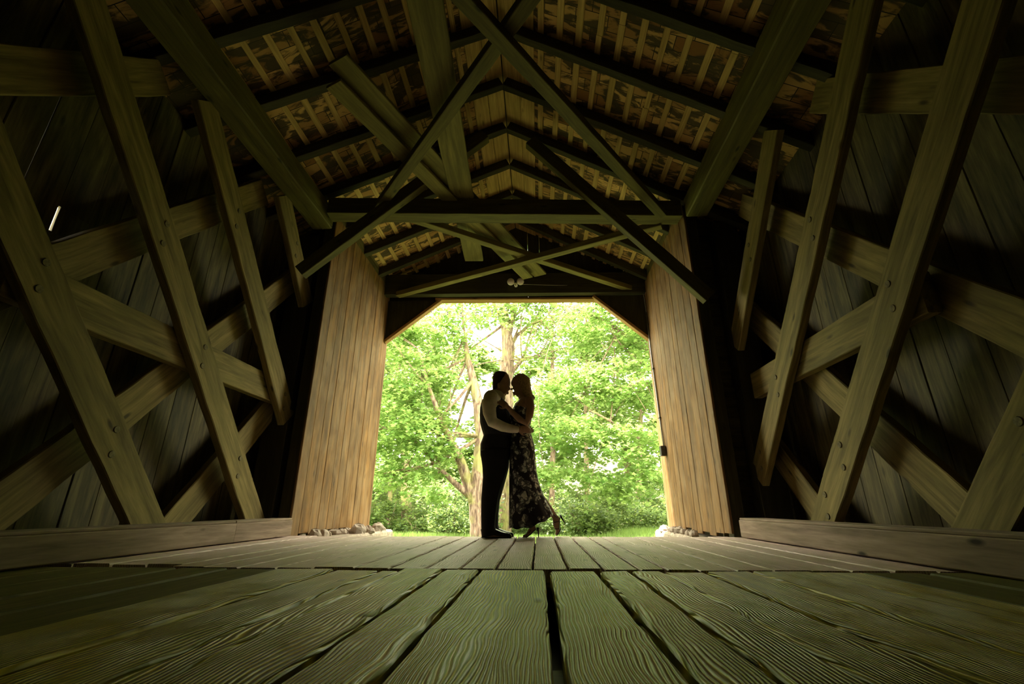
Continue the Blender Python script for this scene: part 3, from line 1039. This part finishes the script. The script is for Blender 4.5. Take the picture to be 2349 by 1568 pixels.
# tall pale tree behind the couple's heads
Y2 = 16.5
tree('tall pale-barked tree rising behind the couple with a branch to the right', 'tree', A(1150, 1235, Y2),
     [([A(1150, 1245, Y2), A(1152, 1150, Y2), A(1158, 1000, Y2), A(1160, 870, Y2), A(1166, 800, Y2), A(1160, 740, Y2), A(1152, 680, Y2), A(1140, 560, Y2)], [0.36, 0.31, 0.28, 0.27, 0.25, 0.17, 0.13, 0.09]),
      ([A(1168, 800, Y2), A(1185, 770, Y2), A(1215, 745, Y2), A(1240, 735, Y2 - 0.3), A(1262, 760, Y2 - 0.7)], [0.09, 0.07, 0.06, 0.04, 0.02]),
      ([A(1165, 870, Y2), A(1180, 845, Y2), A(1198, 825, Y2 - 0.2), A(1230, 818, Y2 - 0.5), A(1275, 822, Y2 - 0.8)], [0.10, 0.08, 0.07, 0.05, 0.03]),
      ([A(1163, 790, Y2), A(1178, 720, Y2), A(1190, 640, Y2)], [0.12, 0.10, 0.07])],
     [tuple(A(1080, 690, 16)) + (1.6, 1.3, 0.9), tuple(A(1240, 700, 16)) + (1.8, 1.3, 1.0), tuple(A(1290, 800, 15.6)) + (1.4, 1.1, 0.8), tuple(A(1150, 590, 16.5)) + (2.6, 1.6, 1.0), tuple(A(1010, 870, 17)) + (1.0, 0.8, 0.7), tuple(A(1230, 600, 16)) + (2.4, 1.5, 0.9)],
     12000, 0.080, STAR, M['leaf'], twigs=18)

# broad maple to the right
Y3 = 14.5
tree('broad maple whose leafy boughs fill the right of the portal', 'tree', A(1650, 1230, Y3),
     [([A(1650, 1240, Y3), A(1640, 1050, Y3), A(1600, 900, Y3), A(1560, 760, Y3), A(1500, 600, Y3)], [0.34, 0.30, 0.25, 0.18, 0.1]),
      ([A(1615, 960, Y3), A(1500, 1010, Y3 - 0.3), A(1430, 1000, Y3 - 0.8), A(1400, 965, Y3 - 1.2), A(1350, 940, Y3 - 1.4)], [0.12, 0.09, 0.06, 0.045, 0.02]),
      ([A(1600, 900, Y3), A(1480, 880, Y3 - 0.3), A(1350, 900, Y3 - 0.8), A(1320, 860, Y3 - 0.9)], [0.12, 0.08, 0.04, 0.02]),
      ([A(1600, 900, Y3), A(1500, 820, Y3), A(1400, 740, Y3), A(1300, 700, Y3)], [0.12, 0.09, 0.06, 0.03])],
     [tuple(A(1400, 740, 14)) + (1.7, 1.2, 0.9), tuple(A(1320, 880, 13.6)) + (1.2, 1.0, 0.6), tuple(A(1450, 880, 13.4)) + (1.5, 1.1, 0.7), tuple(A(1330, 990, 13.2)) + (1.3, 1.0, 0.55),
      tuple(A(1450, 1020, 13.0)) + (1.4, 1.1, 0.6), tuple(A(1300, 1085, 13.4)) + (1.0, 0.8, 0.35), tuple(A(1400, 1110, 13.0)) + (1.0, 0.8, 0.35), tuple(A(1500, 1110, 13)) + (1.0, 0.8, 0.5), tuple(A(1520, 770, 13.6)) + (1.6, 1.2, 1.0), tuple(A(1420, 640, 14)) + (2.2, 1.4, 0.8), tuple(A(1260, 960, 14.2)) + (0.7, 0.8, 0.9)],
     21000, 0.080, STAR, M['leaf'], twigs=20)

# slender woodland trees
for (px, py, Y, r_, lean, lab, cl) in (
        (937, 1235, 19, 0.20, -6, 'stout brown trunk in the shade at the left of the woods', [(880, 980, 1.6, 1.3), (960, 900, 1.6, 1.2), (930, 780, 1.8, 1.0)]),
        (893, 1230, 21, 0.10, 2, 'slim upright trunk beside the left portal edge', [(860, 900, 1.6, 1.4), (900, 740, 1.8, 1.3)]),
        (855, 1230, 23, 0.09, 3, 'thinnest trunk at the far left edge of the woods', [(820, 860, 2.2, 1.6), (800, 680, 2.4, 1.4)]),
        (1262, 1230, 22, 0.13, 4, 'trunk in the woods seen just right of the raised shoe', [(1240, 940, 2.0, 1.4), (1300, 760, 2.2, 1.5)]),
        (1352, 1230, 21, 0.11, -5, 'dark trunk under the right maple boughs', [(1360, 930, 2.0, 1.4), (1400, 780, 2.0, 1.6)]),
        (1460, 1225, 22, 0.12, 5, 'shaded trunk in the woods near the right portal edge', [(1480, 950, 2.2, 1.5), (1540, 760, 2.4, 1.8)])):
    tree(lab, 'tree', A(px, py + 8, Y), [([A(px, py + 8, Y), A(px + lean, py - 100, Y), A(px + 2 * lean, py - 260, Y), A(px + lean, py - 460, Y), A(px + 3 * lean, py - 600, Y)], [r_ * 1.15, r_, r_ * 0.85, r_ * 0.6, r_ * 0.3])],
         [tuple(A(a, b, Y)) + (c, 1.3, d) for a, b, c, d in cl], 6500, 0.115, OVAL, M['leaf_far'], 'slender woodland trees', 10, 0.6)

# deeper woods
for i, (X, Y, wx, h) in enumerate(((-13, 28, 5.0, 8.5), (-6.5, 30, 4.6, 8.8), (-0.5, 31, 4.6, 8.6), (5.5, 30, 4.6, 9.0), (11.5, 28, 5.0, 9.2), (-10.5, 20, 3.0, 8.0), (9.6, 19, 3.0, 8.6))):
    lab = ['leafy tree at the far left back of the woods', 'back tree of the woods left of the forked maple', 'back tree of the woods straight behind the couple', 'back tree of the woods behind the broad maple', 'leafy tree at the far right back of the woods',
           'leafy tree screening the left of the portal', 'leafy tree screening the right of the portal'][i]
    tree(lab, 'tree', (X, Y, gz(X, Y) - 0.1), [([(X, Y, gz(X, Y) - 0.1), (X + 0.2, Y, 2.5), (X - 0.1, Y, 5.5), (X, Y, h)], [0.3, 0.24, 0.18, 0.08])],
         [(X + random.uniform(-1, 1) * wx * 0.6, Y + random.uniform(-1, 1), z, wx * 0.75, 1.8, 1.5) for z in (1.2, 3.0, 4.6, 6.2, h, h + 1.6)], 9000, 0.19, OVAL, M['leaf_far'], 'back row of woodland trees', 6, 0.9)

# shrubs along the woodland edge
nsh = 0
for i in range(44):
    px = 780 + i * 19 + random.uniform(-10, 10)
    Y = random.uniform(14.5, 20) if i % 2 else random.uniform(20, 25)
    b = A(px, 1232, Y)
    b.z = gz(b.x, b.y)
    h = random.uniform(0.6, 1.3) if i % 2 else random.uniform(1.3, 2.4)
    r = empty('shrub', b)
    zone = 'left of the forked maple' if px < 1060 else ('behind the legs of the couple' if px < 1290 else 'between the raised shoe and the right panel')
    kind_ = 'low dark shrub' if i % 2 else 'taller pale bush'
    tag(r, '%s in the undergrowth %s' % (kind_, zone), 'shrub', '%s %s' % ('low shrubs' if i % 2 else 'taller bushes', zone))
    paths = [branch(b, b + Vector((random.uniform(-.5, .5), random.uniform(-.3, .3), h * random.uniform(.7, 1.1))), 0.015, 0.005) for _ in range(7)]
    mesh_obj('stem', tube_mesh(paths, 5), M['bark'], r)
    leaves('foliage', sprays([(b.x, b.y, b.z + h * 0.5, 0.8, 0.6, h * 0.55)], 1300, 0.1, 0.3), 0.062, OVAL, M['leaf_low'], r, tilt=0.7)

# grass strip along the verge
n = 26000
gx = RNG.uniform(-7, 7, n)
gy = 8.2 + RNG.uniform(0, 1, n) ** 0.8 * 8
gzv = np.array([gz(a, b) for a, b in zip(gx, gy)])
k = 3
hgt = RNG.uniform(0.04, 0.12, n) * (1 + (gy > 13) * 0.7)
an = RNG.uniform(0, 6.28, n)
c0 = np.stack([gx, gy, gzv - 0.01], 1)
wv = np.stack([np.cos(an), np.sin(an), np.zeros(n)], 1) * 0.009
tipv = np.stack([RNG.normal(0, 0.03, n), RNG.normal(0, 0.03, n), hgt], 1)
pts = np.stack([c0 - wv, c0 + wv, c0 + tipv], 1)
me = bpy.data.meshes.new('grass')
me.vertices.add(n * 3)
me.vertices.foreach_set('co', pts.astype(np.float32).ravel())
me.loops.add(n * 3)
me.loops.foreach_set('vertex_index', np.arange(n * 3, dtype=np.int32))
me.polygons.add(n)
me.polygons.foreach_set('loop_start', np.arange(0, n * 3, 3, dtype=np.int32))
me.polygons.foreach_set('loop_total', np.full(n, 3, dtype=np.int32))
me.update(calc_edges=True)
ga = me.attributes.new('pc', 'FLOAT', 'POINT')
ga.data.foreach_set('value', np.repeat(RNG.uniform(0, 1, n), 3).astype(np.float32))
go = link(me, 'grass', M['grass'])
tag(go, 'short bright green grass beyond the bridge end', 'grass', None, 'stuff')

# ------------------------------------------------------------------ people
YC = 4.98


def Q(cx, cy, dy=0.0):
    p = at(1060 + cx / 3.7346, 830 + cy / 3.7333, YC)
    p.y = YC + dy
    return p


def rad_of(a, b):
    return (Q(b[0], b[1]) - Q(a[0], a[1])).length / 2


def stack(rows, dy=0.0, grow=0.0, sides=20):
    """rows (cy, x left, x right, half width across)"""
    pts, rr = [], []
    for cy, xl, xr, b in rows:
        a, c = Q(xl, cy, dy), Q(xr, cy, dy)
        pts.append((a + c) / 2)
        rr.append((max(0.004, (c - a).length / 2 + grow), b + grow))
    return tube_mesh([(pts, rr)], sides)


def limb(pts, rr, grow=0.0, sides=14):
    return tube_mesh([([Q(*p) for p in pts], [r + grow for r in rr])], sides)


def finger(pts, r0, r1):
    n = len(pts)
    return tube_mesh([([Vector(p) for p in pts], [r0 + (r1 - r0) * i / (n - 1) for i in range(n)])], 8)


def hand(wr, fwd, palm_n, thumb_side, curl=0.5, s=1.0):
    """palm with five separate curled fingers; fwd = towards the fingertips, palm_n = out of the palm"""
    fwd = Vector(fwd).normalized()
    pn = Vector(palm_n)
    pn = (pn - fwd * pn.dot(fwd)).normalized()
    sd_ = fwd.cross(pn).normalized() * thumb_side
    wr = Vector(wr)
    parts = []
    R_ = Matrix((fwd, sd_, pn)).transposed()
    parts.append(ellips(wr + fwd * 0.05 * s, (0.058 * s, 0.042 * s, 0.017 * s), R_, 14, 10))
    parts.append(tube_mesh([([wr - fwd * 0.03 * s, wr + fwd * 0.03 * s], [0.027 * s, 0.028 * s])], 10))
    for k, ln in enumerate((0.074, 0.082, 0.076, 0.060)):
        o = sd_ * (0.031 - k * 0.0205) * s
        st = wr + fwd * (0.085 - abs(k - 1) * 0.003) * s + o
        pts = [st]
        dirn = fwd.copy()
        ang = 0
        for j, fr in enumerate((0.45, 0.32, 0.23)):
            ang += curl * (0.55, 0.75, 0.5)[j] + k * 0.04
            dirn = fwd * math.cos(ang) + pn * math.sin(ang)
            pts.append(pts[-1] + dirn * ln * fr * s)
        parts.append(finger(pts, 0.0092 * s, 0.0068 * s))
    st = wr + fwd * 0.022 * s + sd_ * 0.026 * s
    p1 = st + (fwd * 0.6 + sd_ * 0.7 + pn * 0.3).normalized() * 0.034 * s
    p2 = p1 + (fwd * 0.85 + sd_ * 0.25 + pn * 0.45).normalized() * 0.030 * s
    p3 = p2 + (fwd * 0.9 + pn * 0.5).normalized() * 0.022 * s
    parts.append(finger([st, p1, p2, p3], 0.0115 * s, 0.008 * s))
    return merge(parts)


# ---- man
man = empty('person', (-0.43, YC, 0))
tag(man, 'man in dark vest and black trousers, pale sleeves, arms around the woman', 'person')
m_torso = [(238, 258, 334, 0.068), (262, 228, 342, 0.085), (288, 198, 350, 0.14), (325, 178, 360, 0.195), (380, 163, 380, 0.205), (440, 160, 392, 0.200), (500, 163, 405, 0.195), (560, 178, 418, 0.190), (610, 192, 424, 0.185), (660, 182, 424, 0.185), (720, 165, 416, 0.190), (790, 162, 410, 0.185), (830, 172, 402, 0.170)]
m_leg = [(760, 172, 405, 0.095), (830, 178, 406, 0.098), (900, 186, 388, 0.092), (1000, 194, 356, 0.080), (1080, 186, 330, 0.072), (1180, 180, 306, 0.066), (1300, 180, 290, 0.056), (1400, 186, 272, 0.048), (1455, 192, 262, 0.042)]
m_head = [(84, 306, 358, 0.030), (94, 284, 382, 0.052), (118, 268, 401, 0.070), (150, 261, 412, 0.078), (180, 259, 414, 0.079), (205, 262, 411, 0.077), (225, 268, 404, 0.072), (245, 275, 401, 0.066), (265, 285, 396, 0.060), (284, 302, 387, 0.050), (297, 325, 378, 0.032)]
arm_n = ([(262, 330, -0.19), (250, 400, -0.245), (255, 470, -0.26), (280, 548, -0.265), (360, 583, -0.24), (430, 598, -0.205), (487, 600, -0.175)], [0.078, 0.074, 0.068, 0.058, 0.050, 0.040, 0.031])
arm_f = ([(270, 335, 0.19), (290, 410, 0.25), (310, 480, 0.26), (350, 545, 0.25), (430, 560, 0.22), (500, 560, 0.19)], [0.075, 0.070, 0.062, 0.054, 0.044, 0.031])
neck = tube_mesh([([Q(300, 330), Q(304, 285), Q(318, 240)], [(0.085, 0.085), (0.080, 0.070), (0.075, 0.062)])], 16)
nose = merge([ellips(Q(404, 226), (0.014, 0.013, 0.022)), ellips(Q(393, 262), (0.012, 0.02, 0.007)), ellips(Q(391, 272), (0.011, 0.018, 0.007)), ellips(Q(402, 203), (0.010, 0.045, 0.010))])
ears = merge([ellips(Q(318, 212, -0.076), (0.016, 0.010, 0.030)), ellips(Q(318, 212, 0.076), (0.016, 0.010, 0.030))])
hn = hand(Q(484, 600, -0.172), (1.0, 0.18, 0.06), (0.25, 1.0, 0), -1, 0.42, 1.02)
hf = hand(Q(500, 560, 0.185), (1.0, -0.18, 0.03), (0.25, -1.0, 0), 1, 0.42, 1.02)
body = merge([stack(m_torso, 0, -0.02), stack(m_leg, -0.10, -0.014), stack(m_leg, 0.10, -0.014), stack(m_head), neck, nose, ears, limb(*arm_n, grow=-0.012), limb(*arm_f, grow=-0.012), hn, hf,
              tube_mesh([([Q(215, 1465, -0.10), Q(300, 1482, -0.10), Q(390, 1488, -0.10)], [(0.035, 0.035), (0.026, 0.038), (0.014, 0.03)])], 10),
              tube_mesh([([Q(225, 1465, 0.10), Q(310, 1482, 0.10), Q(400, 1488, 0.10)], [(0.035, 0.035), (0.026, 0.038), (0.014, 0.03)])], 10)])
tag(mesh_obj('body', body, M['skin'], man, remesh=0.0045, smooth_it=3))
hair = merge([stack([(82, 308, 358, 0.034), (91, 280, 382, 0.058), (112, 265, 397, 0.074), (138, 259, 398, 0.083), (165, 256, 384, 0.084), (205, 255, 346, 0.080), (235, 258, 312, 0.066), (252, 266, 300, 0.05)])])
mesh_obj('hair', hair, M['dark_hair'], man, remesh=0.006, smooth_it=4)
shirt = merge([stack([(r[0], r[1] + 3, r[2] - 4, r[3]) for r in m_torso[1:9]], 0, -0.006), limb(*arm_n, grow=0.004), limb(*arm_f, grow=0.004),
               tube_mesh([([Q(300, 312), Q(306, 272), Q(312, 252)], [(0.095, 0.095), (0.088, 0.078), (0.084, 0.071)])], 18),
               ellips(Q(262, 335, -0.185), (0.085, 0.07, 0.085)), ellips(Q(268, 335, 0.185), (0.08, 0.07, 0.085))])
mesh_obj('shirt', shirt, M['shirt'], man, remesh=0.007, smooth_it=4)
vest = merge([stack([(282, 240, 330, 0.085), (300, 205, 352, 0.125), (335, 172, 372, 0.150), (380, 157, 392, 0.176), (440, 153, 404, 0.196), (500, 156, 414, 0.198), (560, 172, 426, 0.196), (612, 187, 430, 0.190), (640, 185, 430, 0.186)], 0, 0.004)])
mesh_obj('vest', vest, M['vest'], man, remesh=0.007, smooth_it=4)
trou = merge([stack([(600, 190, 424, 0.182), (660, 178, 426, 0.190), (720, 155, 420, 0.196), (790, 156, 414, 0.192), (850, 172, 405, 0.165)]),
              stack([(760, 165, 408, 0.100), (830, 172, 407, 0.105), (900, 181, 392, 0.100), (1000, 186, 362, 0.092), (1080, 180, 336, 0.086), (1180, 173, 314, 0.082), (1300, 172, 300, 0.080), (1400, 174, 292, 0.080), (1450, 176, 302, 0.084), (1482, 176, 312, 0.084)], -0.10),
              stack([(760, 168, 410, 0.100), (900, 188, 396, 0.100), (1000, 195, 368, 0.092), (1180, 188, 318, 0.082), (1300, 190, 306, 0.080), (1400, 192, 304, 0.080), (1450, 196, 316, 0.084), (1478, 196, 326, 0.084)], 0.10)])
mesh_obj('trousers', trou, M['trousers'], man, remesh=0.007, smooth_it=4)
for s in (-1, 1):
    dy = s * 0.10
    dx = 0 if s < 0 else 10
    z0 = 0.0
    shp = []
    rows = [(178, 0.040, 0.034), (195, 0.046, 0.038), (240, 0.050, 0.038), (290, 0.042, 0.043), (340, 0.030, 0.047), (385, 0.023, 0.045), (415, 0.017, 0.034), (428, 0.009, 0.018)]
    pts, rr = [], []
    for cx, h_, b_ in rows:
        p = Q(cx + dx, 1490, dy)
        p.z = 0.010 + h_ * 0.92
        pts.append(p)
        rr.append((h_ * 0.92, b_))
    upper = tube_mesh([(pts, rr)], 16)
    so = []
    rs = []
    for cx, h_, b_ in rows:
        p = Q(cx + dx, 1490, dy)
        p.z = 0.007
        so.append(p)
        rs.append((0.007, b_ + 0.004))
    sh = mesh_obj('shoe', upper, M['shoe'], man)
    sl_ = mesh_obj('sole', tube_mesh([(so, rs)], 12), M['sandal'])
    sl_.parent = sh
    sl_.matrix_parent_inverse = Matrix.Identity(4)

# ---- woman
wom = empty('person', (-0.17, YC, 0))
tag(wom, 'woman in long black floral dress and strappy heels, one foot raised behind, facing the man', 'person')
w_head = [(112, 478, 545, 0.034), (125, 455, 562, 0.056), (150, 430, 574, 0.070), (180, 418, 580, 0.075), (205, 424, 578, 0.073), (222, 428, 568, 0.068), (245, 432, 548, 0.060), (262, 437, 530, 0.050), (276, 440, 510, 0.038), (288, 447, 480, 0.020)]
w_torso = [(312, 480, 560, 0.085), (335, 470, 592, 0.140), (370, 446, 602, 0.155), (410, 428, 604, 0.150), (460, 428, 598, 0.142), (520, 434, 586, 0.128), (570, 440, 576, 0.120), (620, 438, 588, 0.135), (680, 425, 604, 0.160), (740, 416, 616, 0.172), (800, 414, 618, 0.168)]
w_arm_n = ([(575, 345, -0.150), (590, 420, -0.190), (580, 490, -0.205), (556, 552, -0.210), (500, 520, -0.215), (440, 465, -0.225), (402, 420, -0.235)], [0.050, 0.044, 0.040, 0.036, 0.034, 0.028, 0.023])
w_arm_f = ([(570, 345, 0.150), (570, 420, 0.19), (545, 500, 0.20), (480, 470, 0.205), (410, 410, 0.21), (372, 380, 0.215)], [0.05, 0.043, 0.037, 0.033, 0.027, 0.023])
w_neck = tube_mesh([([Q(530, 345), Q(515, 300), Q(505, 255)], [(0.060, 0.07), (0.045, 0.047), (0.046, 0.046)])], 14)
w_nose = merge([ellips(Q(423, 232), (0.014, 0.010, 0.015)), ellips(Q(436, 258), (0.009, 0.018, 0.006)), ellips(Q(438, 266), (0.009, 0.016, 0.006)), ellips(Q(445, 280), (0.014, 0.018, 0.010))])
whn = hand(Q(404, 424, -0.235), (-0.75, 0.05, 0.6), (-0.2, 1.0, 0), 1, 0.35, 0.88)
whf = hand(Q(372, 380, 0.215), (-0.75, -0.05, 0.6), (-0.2, -1.0, 0), -1, 0.35, 0.88)
leg_s = ([(500, 780, -0.07), (495, 1000, -0.07), (498, 1100, -0.07), (515, 1200, -0.07), (560, 1310, -0.07), (598, 1395, -0.07)], [0.080, 0.058, 0.050, 0.052, 0.038, 0.028])
leg_r = ([(520, 780, 0.07), (560, 960, 0.07), (590, 1060, 0.07), (660, 1150, 0.07), (740, 1250, 0.07), (795, 1325, 0.07)], [0.080, 0.062, 0.052, 0.050, 0.038, 0.030])
foot_s = tube_mesh([([Q(628, 1405, -0.07), Q(605, 1418, -0.07), Q(580, 1450, -0.07), Q(553, 1478, -0.07), Q(524, 1487, -0.07)], [(0.026, 0.026), (0.033, 0.028), (0.022, 0.032), (0.015, 0.036), (0.009, 0.022)])], 12)
foot_r = tube_mesh([([Q(830, 1325, 0.07), Q(808, 1350, 0.07), Q(808, 1400, 0.07), Q(822, 1445, 0.07), Q(806, 1483, 0.07)], [(0.024, 0.026), (0.040, 0.029), (0.033, 0.033), (0.022, 0.036), (0.009, 0.020)])], 12)
wbody = merge([stack(w_torso, 0, -0.008), stack(w_head), w_neck, w_nose, limb(*w_arm_n), limb(*w_arm_f), limb(*leg_s), limb(*leg_r), foot_s, foot_r, whn, whf])
mesh_obj('body', wbody, M['skin'], wom, remesh=0.0045, smooth_it=3)
whair = merge([stack([(104, 492, 538, 0.040), (112, 470, 558, 0.062), (130, 448, 572, 0.078), (160, 440, 586, 0.086), (200, 470, 592, 0.088), (240, 500, 596, 0.085), (280, 520, 606, 0.080), (310, 545, 614, 0.072), (328, 572, 622, 0.055)]),
               tube_mesh([([Q(600, 290, -0.03), Q(618, 312, -0.03), Q(612, 332, -0.03)], [0.016, 0.014, 0.008])], 8),
               tube_mesh([([Q(590, 290, 0.03), Q(606, 318, 0.03), Q(596, 338, 0.03)], [0.018, 0.014, 0.008])], 8)])
mesh_obj('hair', whair, M['blond_hair'], wom, remesh=0.006, smooth_it=4)
# dress: bodice and a flowing skirt whose hem climbs at the back
NP = 40
lc = [(318, 500), (345, 478), (375, 446), (415, 424), (465, 404), (520, 408), (570, 418), (620, 422), (680, 420), (740, 411), (820, 407), (920, 404), (1020, 404), (1120, 404), (1220, 404), (1320, 404), (1420, 404)]
rc = [(318, 535), (345, 548), (375, 590), (415, 600), (465, 600), (520, 590), (570, 580), (620, 594), (670, 610), (720, 622), (800, 628), (900, 632), (1000, 650), (1080, 674), (1150, 704), (1230, 745), (1312, 785)]
bw = [0.055, 0.085, 0.130, 0.152, 0.146, 0.134, 0.126, 0.142, 0.166, 0.180, 0.182, 0.186, 0.190, 0.20, 0.21, 0.22, 0.23]
vs, fs = [], []
for j in range(len(lc)):
    a = Q(lc[j][1], lc[j][0])
    b = Q(rc[j][1], rc[j][0])
    for k in range(NP):
        th = 2 * math.pi * k / NP
        u = (1 - math.cos(th)) / 2
        p = a.lerp(b, u)
        fold = max(0, j - 9) / 7
        wob = 1 + 0.07 * fold * math.sin(7 * th + j * 0.25) + 0.04 * fold * math.sin(13 * th)
        y = bw[j] * math.sin(th) * wob
        zoff = 0.012 * fold * math.sin(9 * th) if j == len(lc) - 1 else 0
        # belly of the hem hangs lower in the middle
        dip = -0.045 * fold * math.sin(math.pi * u) if j > 12 else 0
        vs.append(Vector((p.x + 0.006 * fold * math.sin(11 * th), YC + y, p.z + zoff + dip)))
for j in range(len(lc) - 1):
    for k in range(NP):
        k2 = (k + 1) % NP
        fs.append((j * NP + k, j * NP + k2, (j + 1) * NP + k2, (j + 1) * NP + k))
dr = mesh_obj('dress', (vs, fs), M['dress'], wom)
so_ = dr.modifiers.new('cloth', 'SOLIDIFY')
so_.thickness = 0.004
sb = dr.modifiers.new('soft', 'SUBSURF')
sb.levels = sb.render_levels = 1
# halter straps
mesh_obj('strap', tube_mesh([([Q(478, 372, -0.10), Q(500, 340, -0.08), Q(530, 312, -0.06), Q(548, 298, -0.02)], [(0.004, 0.018)] * 4)], 8), M['sandal'], wom)
mesh_obj('strap', tube_mesh([([Q(478, 372, 0.10), Q(500, 340, 0.08), Q(530, 312, 0.06), Q(548, 298, 0.02)], [(0.004, 0.018)] * 4)], 8), M['sandal'], wom)
# heeled sandals


def sandal(pts, heel0, heel1, straps, dy):
    s_ = mesh_obj('sandal', tube_mesh([([Q(*p, dy) for p in pts], [(0.004, 0.026), (0.004, 0.026), (0.004, 0.030), (0.005, 0.034), (0.004, 0.020)])], 10), M['sandal'], wom)
    h = mesh_obj('heel', tube_mesh([([Q(*heel0, dy), Q(*heel1, dy)], [0.012, 0.0045])], 8), M['sandal'])
    h.parent = s_
    h.matrix_parent_inverse = Matrix.Identity(4)
    for c, rr, ax in straps:
        c0 = Q(*c, dy)
        n = 16
        pts_ = []
        d = Vector((math.cos(ax), 0, math.sin(ax)))
        for k in range(n + 1):
            th = 2 * math.pi * k / n
            pts_.append(c0 + d * (rr * math.cos(th)) + Vector((0, 1, 0)) * (rr * 1.0 * math.sin(th)))
        t_ = mesh_obj('strap', tube_mesh([(pts_, [0.0035] * (n + 1))], 6, caps=False), M['sandal'])
        t_.parent = s_
        t_.matrix_parent_inverse = Matrix.Identity(4)


sandal([(642, 1420), (620, 1440), (592, 1468), (560, 1492), (520, 1496)], (650, 1412), (656, 1499), [((604, 1398), 0.033, 0.5), ((580, 1448), 0.034, 0.9), ((556, 1476), 0.034, 1.3)], -0.07)
sandal([(845, 1318), (838, 1355), (842, 1400), (846, 1440), (812, 1492)], (842, 1312), (888, 1386), [((800, 1318), 0.038, -0.6), ((806, 1370), 0.043, 0.2), ((822, 1430), 0.036, 0.0)], 0.07)
